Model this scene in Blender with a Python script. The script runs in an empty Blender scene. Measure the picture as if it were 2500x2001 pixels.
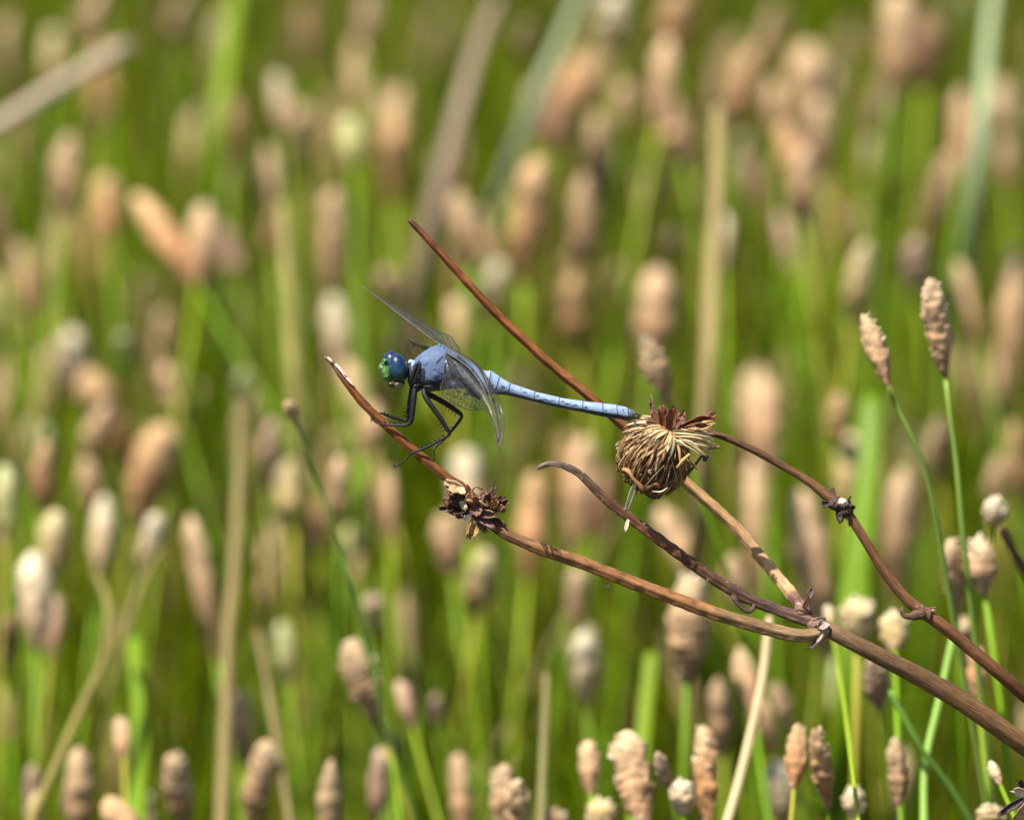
import bpy, math, random
import numpy as np
from mathutils import Vector

# ------------------------------------------------------------------ camera, sky, sun, exposure
sc = bpy.context.scene
PITCH = math.radians(20.0)           # the camera looks down on the marsh
DIST = 1.70                          # metres from lens to the dragonfly
FRAME_W = 0.161                      # metres across the picture at the dragonfly
P0 = np.array((0.0, 0.0, 0.36))      # what the middle of the picture points at
FWD = np.array((0.0, math.cos(PITCH), -math.sin(PITCH)))
RIGHT = np.array((1.0, 0.0, 0.0))
UP = np.array((0.0, math.sin(PITCH), math.cos(PITCH)))
CAM = P0 - FWD * DIST

cam_d = bpy.data.cameras.new('camera')
cam = bpy.data.objects.new('camera', cam_d)
sc.collection.objects.link(cam)
cam.location = CAM
cam.rotation_euler = (math.pi / 2 - PITCH, 0, 0)
cam_d.sensor_width = 36.0
cam_d.lens = 36.0 * DIST / FRAME_W
cam_d.clip_start = 0.05
cam_d.clip_end = 500.0
cam_d.dof.use_dof = True
cam_d.dof.focus_distance = DIST
cam_d.dof.aperture_fstop = cam_d.lens / 32.0    # a 32 mm wide aperture
cam_d.dof.aperture_blades = 0
sc.camera = cam

SUN = np.array((-0.34, -0.12, 0.93)); SUN /= np.linalg.norm(SUN)
world = bpy.data.worlds.new('World'); sc.world = world
world.use_nodes = True
wn = world.node_tree.nodes; wl = world.node_tree.links
bg = wn['Background']
sky = wn.new('ShaderNodeTexSky'); sky.sky_type = 'NISHITA'; sky.sun_disc = False
sky.sun_elevation = math.asin(SUN[2]); sky.sun_rotation = math.atan2(SUN[0], SUN[1])
wl.new(sky.outputs[0], bg.inputs[0]); bg.inputs[1].default_value = 0.08
sun_d = bpy.data.lights.new('sun', 'SUN'); sun_d.energy = 5.0; sun_d.angle = math.radians(0.53)
sun_d.color = (1.0, 0.95, 0.87)
sun = bpy.data.objects.new('sun', sun_d); sc.collection.objects.link(sun)
sun.rotation_euler = Vector(SUN).to_track_quat('Z', 'Y').to_euler()
sc.view_settings.view_transform = 'Standard'; sc.view_settings.look = 'None'
sc.view_settings.exposure = 1.0; sc.view_settings.gamma = 1.0
sc.render.engine = 'CYCLES'
sc.cycles.use_denoising = True
sc.cycles.max_bounces = 8; sc.cycles.transparent_max_bounces = 16
sc.cycles.sample_clamp_indirect = 6.0

# ------------------------------------------------------------------ helpers
S = FRAME_W / 2500.0                 # metres per photograph pixel at the dragonfly
rng = np.random.default_rng(7); random.seed(7)

def F(px, py, d=0.0):
    """pixel of the photograph + millimetres behind the plane of the dragonfly -> world point"""
    r = FWD + RIGHT * ((px - 1250) * S / DIST) + UP * ((1000.5 - py) * S / DIST)
    return CAM + r * (DIST + d * 0.001)

def pixel_of(p):
    v = np.asarray(p) - CAM
    z = v @ FWD
    return 1250 + (v @ RIGHT) / z * DIST / S, 1000.5 - (v @ UP) / z * DIST / S

def lin(c):
    """sRGB 0-255 -> linear"""
    a = np.asarray(c, float) / 255.0
    return np.where(a <= 0.04045, a / 12.92, ((a + 0.055) / 1.055) ** 2.4)

def nrm(v):
    v = np.asarray(v, float); n = np.linalg.norm(v)
    return v / n if n > 1e-12 else v

def link(o): sc.collection.objects.link(o); return o

def tag(o, label=None, cat=None, group=None, kind=None):
    if label: o['label'] = label
    if cat: o['category'] = cat
    if group: o['group'] = group
    if kind: o['kind'] = kind
    return o

def thing(name, loc, label, cat, group=None):
    o = bpy.data.objects.new(name, None); link(o)
    o.location = Vector(loc); o.empty_display_size = 0.01
    return tag(o, label, cat, group)

class MB:
    """collects vertices (world metres), faces, a colour and a texture coordinate for each vertex"""
    def __init__(s): s.v = []; s.f = []; s.c = []; s.t = []; s.n = 0
    def add(s, v, f, c, t=None):
        v = np.asarray(v, float).reshape(-1, 3); c = np.asarray(c, float)
        if c.ndim == 1: c = np.tile(c, (len(v), 1))
        t = v if t is None else np.asarray(t, float)
        s.v.append(v); s.c.append(c); s.t.append(t)
        s.f += [tuple(int(i) + s.n for i in q) for q in f]; s.n += len(v)
    def build(s, name, mat, parent=None, smooth=True, kind=None, label=None):
        org = np.array(parent_origin(parent))
        v = np.concatenate(s.v) - org; c = np.concatenate(s.c); t = np.concatenate(s.t)
        me = bpy.data.meshes.new(name)
        me.from_pydata(v.tolist(), [], s.f)
        a = me.attributes.new('Col', 'FLOAT_COLOR', 'POINT')
        a.data.foreach_set('color', np.concatenate([c, np.ones((len(c), 1))], 1).astype(np.float32).ravel())
        a = me.attributes.new('TC', 'FLOAT_VECTOR', 'POINT')
        a.data.foreach_set('vector', t.astype(np.float32).ravel())
        me.polygons.foreach_set('use_smooth', [smooth] * len(me.polygons))
        me.materials.append(mat); me.update()
        o = link(bpy.data.objects.new(name, me))
        if parent is not None: o.parent = parent
        if kind: o['kind'] = kind
        if label: o['label'] = label
        return o

def parent_origin(p):
    x = np.zeros(3)
    while p is not None:
        x = x + np.array(p.location); p = p.parent
    return x

def smooth_path(pts, n):
    """Catmull-Rom through rows of pts (any number of columns), n samples evenly along it"""
    P = np.asarray(pts, float)
    if len(P) == 2: P = np.array([P[0], (P[0] + P[1]) / 2, P[1]])
    E = np.vstack([2 * P[0] - P[1], P, 2 * P[-1] - P[-2]])
    out = []
    m = 14
    for i in range(1, len(E) - 2):
        a, b, c, d = E[i - 1], E[i], E[i + 1], E[i + 2]
        for k in range(m):
            u = k / m
            out.append(0.5 * (2 * b + (c - a) * u + (2 * a - 5 * b + 4 * c - d) * u * u + (-a + 3 * b - 3 * c + d) * u ** 3))
    out.append(P[-1]); Q = np.array(out)
    L = np.concatenate([[0], np.cumsum(np.linalg.norm(np.diff(Q[:, :3], axis=0), axis=1))])
    x = np.linspace(0, L[-1], n)
    return np.stack([np.interp(x, L, Q[:, j]) for j in range(Q.shape[1])], 1)

def frames(P):
    T = np.gradient(P, axis=0); T /= np.maximum(np.linalg.norm(T, axis=1, keepdims=True), 1e-12)
    ref = UP if abs(T[0] @ UP) < 0.9 else RIGHT
    n = nrm(np.cross(T[0], ref)); N = [n]
    for i in range(1, len(P)):
        n = nrm(N[-1] - T[i] * (N[-1] @ T[i])); N.append(n)
    N = np.array(N)
    return T, N, np.cross(T, N)

def tube(mb, P, R, col, seg=12, ridge=0.0, nr=6, wob=0.0, flat=1.0, seed=0, cap=True, bark=0.0):
    """tapered tube; col is one colour or one per point; ridge = lengthwise ribs, wob = uneven thickness, flat = cross-section squash"""
    P = np.asarray(P, float); n = len(P)
    R = np.broadcast_to(np.asarray(R, float), (n,)).copy()
    r_ = np.random.default_rng(seed)
    if wob:
        k = max(4, n // 3)
        R *= 1 + wob * np.interp(np.linspace(0, 1, n), np.linspace(0, 1, k), r_.uniform(-1, 1, k))
    T, N, B = frames(P)
    ph = np.linspace(0, 2 * math.pi, seg, endpoint=False)
    prof = 1 + ridge * np.cos(nr * ph)
    cs, sn = np.cos(ph) * prof, np.sin(ph) * prof * flat
    V = P[:, None] + R[:, None, None] * (cs[None, :, None] * N[:, None] + sn[None, :, None] * B[:, None])
    C0 = None
    if bark:
        gi = r_.uniform(-1, 1, (max(6, n // 2), 9)); gc = r_.uniform(-1, 1, (max(6, n // 3), 7)); gi[:, -1] = gi[:, 0]; gc[:, -1] = gc[:, 0]
        def up(G_):
            a_ = np.stack([np.interp(np.linspace(0, 1, n), np.linspace(0, 1, G_.shape[0]), G_[:, q]) for q in range(G_.shape[1])], 1)
            return np.stack([np.interp(np.linspace(0, 1, seg, endpoint=False), np.linspace(0, 1, G_.shape[1]), a_[q]) for q in range(n)], 0)
        V = P[:, None] + (V - P[:, None]) * (1 + bark * up(gi))[:, :, None]; C0 = 1 + bark * 4.0 * up(gc)
    L = np.concatenate([[0], np.cumsum(np.linalg.norm(np.diff(P, axis=0), axis=1))])
    TC = np.stack([R[:, None] * np.cos(ph)[None], R[:, None] * np.sin(ph)[None], np.repeat((L * 0.12 + seed * 0.013)[:, None], seg, 1)], 2)
    C = np.asarray(col, float)
    C = np.tile(C, (n * seg, 1)) if C.ndim == 1 else np.repeat(C, seg, 0)
    if C0 is not None: C = C * C0.reshape(-1, 1)
    f = []
    for i in range(n - 1):
        for j in range(seg):
            k = (j + 1) % seg
            f.append((i * seg + j, i * seg + k, (i + 1) * seg + k, (i + 1) * seg + j))
    if cap:
        f.append(tuple(range(seg))[::-1]); f.append(tuple((n - 1) * seg + j for j in range(seg)))
    mb.add(V.reshape(-1, 3), f, C, TC.reshape(-1, 3))

def pixpath(rows, n):
    """rows of (px, py, d_mm, radius_px) -> world points, radii in metres"""
    q = smooth_path([tuple(F(r[0], r[1], r[2])) + (r[3] * S * (DIST + r[2] * .001) / DIST,) for r in rows], n)
    return q[:, :3], q[:, 3]

def blob(mb, c, ax, col, nu=18, nv=12, rough=0.0, seed=0, power=1.0):
    """ellipsoid at c with three axis vectors, slightly lumpy"""
    c = np.asarray(c, float); ax = [np.asarray(a, float) for a in ax]
    r_ = np.random.default_rng(seed)
    w = r_.uniform(-1, 1, (6, 4))
    V = []; f = []
    for i in range(nv + 1):
        th = math.pi * i / nv
        for j in range(nu):
            ph = 2 * math.pi * j / nu
            d = np.array((math.sin(th) * math.cos(ph), math.sin(th) * math.sin(ph), math.cos(th)))
            k = 1 + rough * sum(math.sin(3.1 * (w[q, :3] @ d) * (1 + q * .6) + w[q, 3] * 6) for q in range(6)) / 3
            V.append(c + k * (ax[0] * d[0] + ax[1] * d[1] + ax[2] * d[2]))
    for i in range(nv):
        for j in range(nu):
            k = (j + 1) % nu
            f.append((i * nu + j, (i + 1) * nu + j, (i + 1) * nu + k, i * nu + k))
    mb.add(V, f, col)

def shell(mb, base, tip, width, normal, col_in, col_out, cup=0.5, curl=0.3, nu=9, nv=8, thick=0.00012, ragged=0.15, seed=0, pointed=0.5):
    """a thin curved husk or bract running from base to tip: cupped across, curled along, ragged edge, real thickness"""
    r_ = np.random.default_rng(seed)
    base = np.asarray(base, float); tip = np.asarray(tip, float)
    ax = tip - base; L = np.linalg.norm(ax); ax = ax / L
    nrml = nrm(np.asarray(normal, float) - ax * (np.asarray(normal, float) @ ax)); side = np.cross(ax, nrml)
    rag = 1 + ragged * r_.uniform(-1, 1, (nv + 1, nu + 1))
    G = np.zeros((nv + 1, nu + 1, 3)); M = np.zeros_like(G)
    for i in range(nv + 1):
        t = i / nv
        w = width * (math.sin(math.pi * (0.12 + 0.80 * t)) ** pointed) * 0.5
        for j in range(nu + 1):
            u = (j / nu - .5) * 2
            ee = abs(u) * rag[i, j] if abs(u) > .9 else abs(u)
            a = u * cup * math.pi / 2
            x = w * (math.sin(a) / max(cup * math.pi / 2, 1e-3)) * (ee / max(abs(u), 1e-3) if abs(u) > .9 else 1)
            zc = w * (1 - math.cos(a)) / max(cup * math.pi / 2, 1e-3) + curl * L * t * t * (1 if i < nv else rag[i, j])
            yy = L * t * (1 - .25 * abs(curl) * t) * (rag[i, j] if i == nv else 1)
            wr = 0.06 * width * math.sin(5 * u + 3 * t + seed)
            G[i, j] = base + ax * yy + side * x + nrml * (zc + wr * t)
    gu = np.gradient(G, axis=1); gv = np.gradient(G, axis=0)
    nn = np.cross(gu, gv); nn /= np.maximum(np.linalg.norm(nn, axis=2, keepdims=True), 1e-12)
    M = G - nn * thick
    k = nu + 1; o = (nv + 1) * k; f = []
    for i in range(nv):
        for j in range(nu):
            a = i * k + j
            f.append((a, a + 1, a + k + 1, a + k)); f.append((o + a, o + a + k, o + a + k + 1, o + a + 1))
    ring = [j for j in range(k)] + [i * k + nu for i in range(1, nv + 1)] + [nv * k + j for j in range(nu - 1, -1, -1)] + [i * k for i in range(nv - 1, 0, -1)]
    for a, b in zip(ring, ring[1:] + ring[:1]): f.append((a, o + a, o + b, b))
    ci = np.tile(np.asarray(col_in, float), (o, 1)); co = np.tile(np.asarray(col_out, float), (o, 1))
    sh = r_.uniform(.8, 1.2, (o, 1)); 
    mb.add(np.concatenate([G.reshape(-1, 3), M.reshape(-1, 3)]), f, np.concatenate([ci * sh, co * sh]))

# ------------------------------------------------------------------ materials
def new_mat(name):
    m = bpy.data.materials.new(name); m.use_nodes = True
    nt = m.node_tree; p = nt.nodes['Principled BSDF']
    return m, nt, p

def plant_mat(name, scale, lo, hi, rough=0.7, bump=0.3, bdist=0.00008, spec=0.3, trans=0.0, coord='TC', speck=None, speck_at=.68, hair=None):
    """vertex colour x noise between lo and hi, fine bump; speck = sparse specks of another colour; trans = light through thin leaves"""
    m, nt, p = new_mat(name); N = nt.nodes; L = nt.links
    col = N.new('ShaderNodeAttribute'); col.attribute_name = 'Col'
    tc = N.new('ShaderNodeAttribute'); tc.attribute_name = 'TC'
    no = N.new('ShaderNodeTexNoise'); no.inputs['Scale'].default_value = scale; no.inputs['Detail'].default_value = 5; no.inputs['Roughness'].default_value = .65
    L.new(tc.outputs['Vector'], no.inputs['Vector'])
    mr = N.new('ShaderNodeMapRange'); mr.inputs[1].default_value = .3; mr.inputs[2].default_value = .7; mr.inputs[3].default_value = lo; mr.inputs[4].default_value = hi
    L.new(no.outputs['Fac'], mr.inputs[0])
    mul = N.new('ShaderNodeVectorMath'); mul.operation = 'SCALE'
    L.new(col.outputs['Color'], mul.inputs[0]); L.new(mr.outputs[0], mul.inputs['Scale'])
    out = mul.outputs[0]
    if speck is not None:
        n2 = N.new('ShaderNodeTexNoise'); n2.inputs['Scale'].default_value = scale * 1.7; n2.inputs['Detail'].default_value = 3
        L.new(tc.outputs['Vector'], n2.inputs['Vector'])
        r2 = N.new('ShaderNodeMapRange'); r2.inputs[1].default_value = speck_at; r2.inputs[2].default_value = speck_at + .06
        L.new(n2.outputs['Fac'], r2.inputs[0])
        mx = N.new('ShaderNodeMix'); mx.data_type = 'RGBA'
        L.new(r2.outputs[0], mx.inputs['Factor']); L.new(out, mx.inputs['A']); mx.inputs['B'].default_value = (*speck, 1)
        out = mx.outputs['Result']
    L.new(out, p.inputs['Base Color'])
    p.inputs['Roughness'].default_value = rough; p.inputs['Specular IOR Level'].default_value = spec
    if bump:
        b = N.new('ShaderNodeBump'); b.inputs['Strength'].default_value = bump; b.inputs['Distance'].default_value = bdist
        L.new(no.outputs['Fac'], b.inputs['Height']); L.new(b.outputs[0], p.inputs['Normal'])
    if trans:
        t = N.new('ShaderNodeBsdfTranslucent'); L.new(out, t.inputs['Color'])
        ms = N.new('ShaderNodeMixShader'); ms.inputs[0].default_value = trans
        L.new(p.outputs[0], ms.inputs[1]); L.new(t.outputs[0], ms.inputs[2])
        L.new(ms.outputs[0], N['Material Output'].inputs['Surface'])
    return m

M_twig = plant_mat('dry_twig', 4200, .34, 1.24, rough=.55, bump=.9, bdist=.00018, spec=.2, speck=tuple(lin((150, 128, 104))), speck_at=.77)
M_husk = plant_mat('dry_husk', 1800, .45, 1.15, rough=.6, bump=.5, bdist=.0001)
M_straw = plant_mat('straw', 2500, .72, 1.2, rough=.5, bump=.3, bdist=.00005, trans=.12)
M_stem = plant_mat('rush_stem', 900, .85, 1.15, rough=.5, bump=.15, bdist=.00005, spec=.2)
M_spike = plant_mat('rush_spike', 1500, .72, 1.25, rough=.8, bump=.5, bdist=.0001, spec=.15)
M_stalk = plant_mat('dry_stalk', 900, .7, 1.02, rough=.65, bump=.2)
M_grass = plant_mat('marsh_grass', 300, 1.02, 1.4, rough=.5, bump=0, spec=.15, trans=.45)
M_leg = plant_mat('black_leg', 4000, .5, 1.8, rough=.55, bump=.6, bdist=.00008, spec=.35)

def mat_ground():
    m, nt, p = new_mat('marsh_mud'); N = nt.nodes; L = nt.links
    tc = N.new('ShaderNodeTexCoord')
    a = N.new('ShaderNodeTexNoise'); a.inputs['Scale'].default_value = 35; a.inputs['Detail'].default_value = 8
    L.new(tc.outputs['Object'], a.inputs['Vector'])
    r = N.new('ShaderNodeValToRGB'); e = r.color_ramp.elements
    e[0].position = .32; e[0].color = (.030, .022, .012, 1); e[1].position = .72; e[1].color = (.13, .10, .045, 1)
    x = e.new(.5); x.color = (.055, .055, .016, 1)
    L.new(a.outputs['Fac'], r.inputs[0]); L.new(r.outputs[0], p.inputs['Base Color'])
    b = N.new('ShaderNodeBump'); b.inputs['Strength'].default_value = .8; b.inputs['Distance'].default_value = .01
    L.new(a.outputs['Fac'], b.inputs['Height']); L.new(b.outputs[0], p.inputs['Normal'])
    p.inputs['Roughness'].default_value = .85
    return m

def mat_body():
    """bluish bloom of the dragonfly: vertex colour, powdery mottling"""
    m, nt, p = new_mat('blue_bloom'); N = nt.nodes; L = nt.links
    col = N.new('ShaderNodeAttribute'); col.attribute_name = 'Col'
    tc = N.new('ShaderNodeAttribute'); tc.attribute_name = 'TC'
    a = N.new('ShaderNodeTexNoise'); a.inputs['Scale'].default_value = 2200; a.inputs['Detail'].default_value = 6; a.inputs['Roughness'].default_value = .7
    b2 = N.new('ShaderNodeTexNoise'); b2.inputs['Scale'].default_value = 700; b2.inputs['Detail'].default_value = 4
    L.new(tc.outputs['Vector'], a.inputs['Vector']); L.new(tc.outputs['Vector'], b2.inputs['Vector'])
    m1 = N.new('ShaderNodeMapRange'); m1.inputs[1].default_value = .3; m1.inputs[2].default_value = .7; m1.inputs[3].default_value = .70; m1.inputs[4].default_value = 1.2
    m2 = N.new('ShaderNodeMapRange'); m2.inputs[1].default_value = .3; m2.inputs[2].default_value = .6; m2.inputs[3].default_value = .68; m2.inputs[4].default_value = .92
    L.new(a.outputs['Fac'], m1.inputs[0]); L.new(b2.outputs['Fac'], m2.inputs[0])
    mm = N.new('ShaderNodeMath'); mm.operation = 'MULTIPLY'; L.new(m1.outputs[0], mm.inputs[0]); L.new(m2.outputs[0], mm.inputs[1])
    v = N.new('ShaderNodeVectorMath'); v.operation = 'SCALE'; L.new(col.outputs['Color'], v.inputs[0]); L.new(mm.outputs[0], v.inputs['Scale'])
    L.new(v.outputs[0], p.inputs['Base Color'])
    b = N.new('ShaderNodeBump'); b.inputs['Strength'].default_value = .35; b.inputs['Distance'].default_value = .00006
    L.new(a.outputs['Fac'], b.inputs['Height']); L.new(b.outputs[0], p.inputs['Normal'])
    p.inputs['Roughness'].default_value = .62; p.inputs['Specular IOR Level'].default_value = .3
    p.inputs['Sheen Weight'].default_value = .15
    return m

def mat_eye():
    m, nt, p = new_mat('compound_eye'); N = nt.nodes; L = nt.links
    col = N.new('ShaderNodeAttribute'); col.attribute_name = 'Col'
    L.new(col.outputs['Color'], p.inputs['Base Color'])
    vo = N.new('ShaderNodeTexVoronoi'); vo.inputs['Scale'].default_value = 9000
    tc = N.new('ShaderNodeAttribute'); tc.attribute_name = 'TC'; L.new(tc.outputs['Vector'], vo.inputs['Vector'])
    b = N.new('ShaderNodeBump'); b.inputs['Strength'].default_value = .06; b.inputs['Distance'].default_value = .00003
    L.new(vo.outputs['Distance'], b.inputs['Height']); L.new(b.outputs[0], p.inputs['Normal'])
    p.inputs['Roughness'].default_value = .38; p.inputs['Coat Weight'].default_value = .8; p.inputs['Coat Roughness'].default_value = .065; p.inputs['Specular IOR Level'].default_value = .3
    return m

def mat_face():
    m, nt, p = new_mat('green_face'); N = nt.nodes; L = nt.links
    col = N.new('ShaderNodeAttribute'); col.attribute_name = 'Col'
    L.new(col.outputs['Color'], p.inputs['Base Color'])
    p.inputs['Roughness'].default_value = .28; p.inputs['Coat Weight'].default_value = .3; p.inputs['Coat Roughness'].default_value = .2
    return m

def mat_wing():
    """clear membrane with a net of fine cross-veins; TC = millimetres along and across the wing, third = closeness to the root"""
    m, nt, p = new_mat('wing_membrane'); N = nt.nodes; L = nt.links
    tc = N.new('ShaderNodeAttribute'); tc.attribute_name = 'TC'
    sep = N.new('ShaderNodeSeparateXYZ'); L.new(tc.outputs['Vector'], sep.inputs[0])
    mp = N.new('ShaderNodeMapping'); mp.inputs['Scale'].default_value = (1.1, 2.1, 0.0); L.new(tc.outputs['Vector'], mp.inputs['Vector'])
    vo = N.new('ShaderNodeTexVoronoi'); vo.feature = 'DISTANCE_TO_EDGE'; vo.inputs['Scale'].default_value = 1.0; vo.inputs['Randomness'].default_value = .6
    L.new(mp.outputs[0], vo.inputs['Vector'])
    ln = N.new('ShaderNodeMapRange'); ln.inputs[1].default_value = .045; ln.inputs[2].default_value = .095; ln.inputs[3].default_value = 1.0; ln.inputs[4].default_value = 0
    L.new(vo.outputs['Distance'], ln.inputs[0])
    no = N.new('ShaderNodeTexNoise'); no.inputs['Scale'].default_value = .8; no.inputs['Detail'].default_value = 4; L.new(tc.outputs['Vector'], no.inputs['Vector'])
    rb = N.new('ShaderNodeMapRange'); rb.inputs[1].default_value = .25; rb.inputs[2].default_value = .75; rb.inputs[3].default_value = .5; rb.inputs[4].default_value = 1.4
    L.new(no.outputs['Fac'], rb.inputs[0])
    rt = N.new('ShaderNodeMath'); rt.operation = 'MULTIPLY'; L.new(sep.outputs[2], rt.inputs[0]); L.new(rb.outputs[0], rt.inputs[1])
    mx = N.new('ShaderNodeMath'); mx.operation = 'MAXIMUM'; L.new(ln.outputs[0], mx.inputs[0]); L.new(rt.outputs[0], mx.inputs[1])
    m2 = N.new('ShaderNodeMath'); m2.operation = 'MAXIMUM'; L.new(mx.outputs[0], m2.inputs[0]); m2.inputs[1].default_value = .11
    L.new(m2.outputs[0], p.inputs['Alpha'])
    cm = N.new('ShaderNodeMix'); cm.data_type = 'RGBA'; cm.inputs['A'].default_value = (.075, .068, .052, 1); cm.inputs['B'].default_value = (.012, .010, .007, 1)
    L.new(ln.outputs[0], cm.inputs['Factor']); L.new(cm.outputs['Result'], p.inputs['Base Color'])
    b = N.new('ShaderNodeBump'); b.inputs['Strength'].default_value = .5; b.inputs['Distance'].default_value = .00005
    L.new(vo.outputs['Distance'], b.inputs['Height']); L.new(b.outputs[0], p.inputs['Normal'])
    p.inputs['Roughness'].default_value = .3; p.inputs['Specular IOR Level'].default_value = .5
    return m

M_ground = mat_ground(); M_body = mat_body(); M_eye = mat_eye(); M_face = mat_face(); M_wing = mat_wing()

# ------------------------------------------------------------------ ground
mb = MB()
g = 64; ext = 60.0
xs = np.sign(np.linspace(-1, 1, g)) * np.abs(np.linspace(-1, 1, g)) ** 4 * ext
X, Y = np.meshgrid(xs, xs)
Z = -0.004 + 0.004 * np.sin(X * 9) * np.cos(Y * 11) * (np.abs(X) < 4) * (np.abs(Y) < 4)
V = np.stack([X, Y + .8, Z], 2).reshape(-1, 3)
mb.add(V, [(i * g + j, i * g + j + 1, (i + 1) * g + j + 1, (i + 1) * g + j) for i in range(g - 1) for j in range(g - 1)], (.06, .05, .02))
o = mb.build('ground', M_ground); o['kind'] = 'structure'

# ------------------------------------------------------------------ grass that nobody could count
def blades(n, x0, x1, y0, y1, h0, h1, palette, weights, seed, lean=.22, r0=.0007, r1=.0016):
    r_ = np.random.default_rng(seed)
    k = 6
    k_ = max(8, int((x1 - x0) * (y1 - y0) * 420)); cx = r_.uniform(x0, x1, k_); cy = r_.uniform(y0, y1, k_); ci = r_.integers(0, k_, n)   # it grows in tufts
    bx = cx[ci] + r_.normal(0, .012, n); by = np.maximum(cy[ci] + r_.normal(0, .012, n), y0)
    h = r_.uniform(h0, h1, n); az = r_.uniform(0, 2 * math.pi, n)
    ln = np.abs(r_.normal(0, lean, n)); bend = r_.uniform(0, .35, n) * ln
    rad = r_.uniform(r0, r1, n)
    tuft_ = r_.choice(len(palette), k_, p=weights)[ci]; pi = np.where(r_.random(n) < .6, tuft_, r_.choice(len(palette), n, p=weights))
    col = np.array([lin(c) for c in palette])[pi] * r_.uniform(.75, 1.25, (n, 1))
    t = np.linspace(0, 1, k)[None, :]
    off = (ln[:, None] * t + bend[:, None] * t * t * 2) * h[:, None]
    Px = bx[:, None] + np.cos(az)[:, None] * off; Py = by[:, None] + np.sin(az)[:, None] * off
    Pz = np.broadcast_to(h[:, None] * t * (1 - .12 * t * ln[:, None]), Px.shape)
    R = rad[:, None] * (1 - .75 * t ** 2)
    ph = r_.uniform(0, 6.28, n)
    V = np.zeros((n, k, 3, 3)); C = np.zeros((n, k, 3, 3))
    for q in range(3):
        a = ph[:, None] + q * 2.094
        V[:, :, q, 0] = Px + R * np.cos(a); V[:, :, q, 1] = Py + R * np.sin(a); V[:, :, q, 2] = Pz
        C[:, :, q] = col[:, None]
    base = (np.arange(n) * k * 3)[:, None, None]
    i = np.arange(k - 1)[None, :, None] * 3; q = np.arange(3)[None, None, :]
    q2 = (q + 1) % 3
    f = np.stack([base + i + q, base + i + q2, base + i + 3 + q2, base + i + 3 + q], -1).reshape(-1, 4)
    return V.reshape(-1, 3), f, C.reshape(-1, 3)

def stuff_mesh(name, parts, mat, label, cat):
    me = bpy.data.meshes.new(name); V = []; Fc = []; C = []; n = 0
    for v, f, c in parts: V.append(v); Fc.append(f + n); C.append(c); n += len(v)
    V = np.concatenate(V); Fc = np.concatenate(Fc); C = np.concatenate(C)
    me.vertices.add(len(V)); me.vertices.foreach_set('co', V.astype(np.float32).ravel())
    me.loops.add(Fc.size); me.loops.foreach_set('vertex_index', Fc.astype(np.int32).ravel())
    me.polygons.add(len(Fc)); me.polygons.foreach_set('loop_start', np.arange(0, Fc.size, 4, dtype=np.int32))
    me.update(calc_edges=True)
    a = me.attributes.new('Col', 'FLOAT_COLOR', 'POINT'); a.data.foreach_set('color', np.concatenate([C, np.ones((len(C), 1))], 1).astype(np.float32).ravel())
    a = me.attributes.new('TC', 'FLOAT_VECTOR', 'POINT'); a.data.foreach_set('vector', V.astype(np.float32).ravel())
    me.polygons.foreach_set('use_smooth', [True] * len(me.polygons)); me.materials.append(mat)
    o = link(bpy.data.objects.new(name, me))
    return tag(o, label, cat, kind='stuff')

GREENS = [(122, 150, 10), (148, 160, 8), (96, 130, 10), (116, 146, 40), (164, 158, 56), (184, 158, 112), (158, 126, 88), (204, 186, 142)]
GW = [.30, .29, .17, .08, .06, .05, .03, .02]
GB = [.13, .12, .09, .07, .16, .19, .15, .09]
parts = [blades(2200, -.36, .36, .05, .30, .15, .25, GREENS, GW, 11),
         blades(2400, -.36, .36, .12, .34, .20, .295, GREENS, GW, 21, lean=.26, r0=.0004, r1=.0009),
         blades(3600, -.45, .45, .28, .72, .18, .30, GREENS, GW, 16),
         blades(6000, -.45, .45, .30, .80, .22, .335, GREENS, GW, 22, lean=.26, r0=.0004, r1=.001),
         blades(5200, -.6, .6, .65, 1.5, .20, .33, GREENS, GB, 12),
         blades(6500, -.6, .6, .70, 1.5, .24, .375, GREENS, GB, 23, lean=.26, r0=.0005, r1=.0012),
         blades(1500, -.6, .6, -.7, .05, .10, .23, GREENS, GW, 13),
         blades(3600, -1.2, 1.2, 1.4, 3.4, .20, .36, GREENS, GB, 14, r0=.001, r1=.0025)]
stuff_mesh('marsh_grass', parts, M_grass, 'dense green and straw coloured grass stems filling the marsh behind the dragonfly', 'grass')
# short fallen litter between the stems
parts = [blades(1800, -.6, .6, -.3, 1.6, .03, .12, [(150, 120, 85), (110, 85, 60), (175, 150, 115), (90, 70, 45)], [.3, .3, .2, .2], 15, lean=1.6)]
stuff_mesh('dead_litter', parts, M_stalk, 'brown dead litter lying between the grass stems', 'litter')

# ------------------------------------------------------------------ rushes with seed spikes
CL = {  # lower, middle, upper colour of a spike
    't': ((146, 110, 80), (178, 142, 104), (200, 172, 132)),
    'p': ((146, 108, 78), (176, 140, 102), (196, 166, 128)),
    'o': ((148, 102, 68), (182, 136, 92), (200, 164, 120)),
    'w': ((160, 126, 96), (190, 164, 126), (214, 202, 168)),
    'y': ((156, 128, 84), (184, 158, 106), (206, 188, 142)),
    'd': ((104, 74, 54), (136, 100, 74), (156, 122, 92)),
    'g': ((136, 130, 76), (156, 152, 96), (180, 178, 130)),
    'm': ((142, 108, 84), (164, 130, 104), (188, 158, 132)),
}

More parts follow.
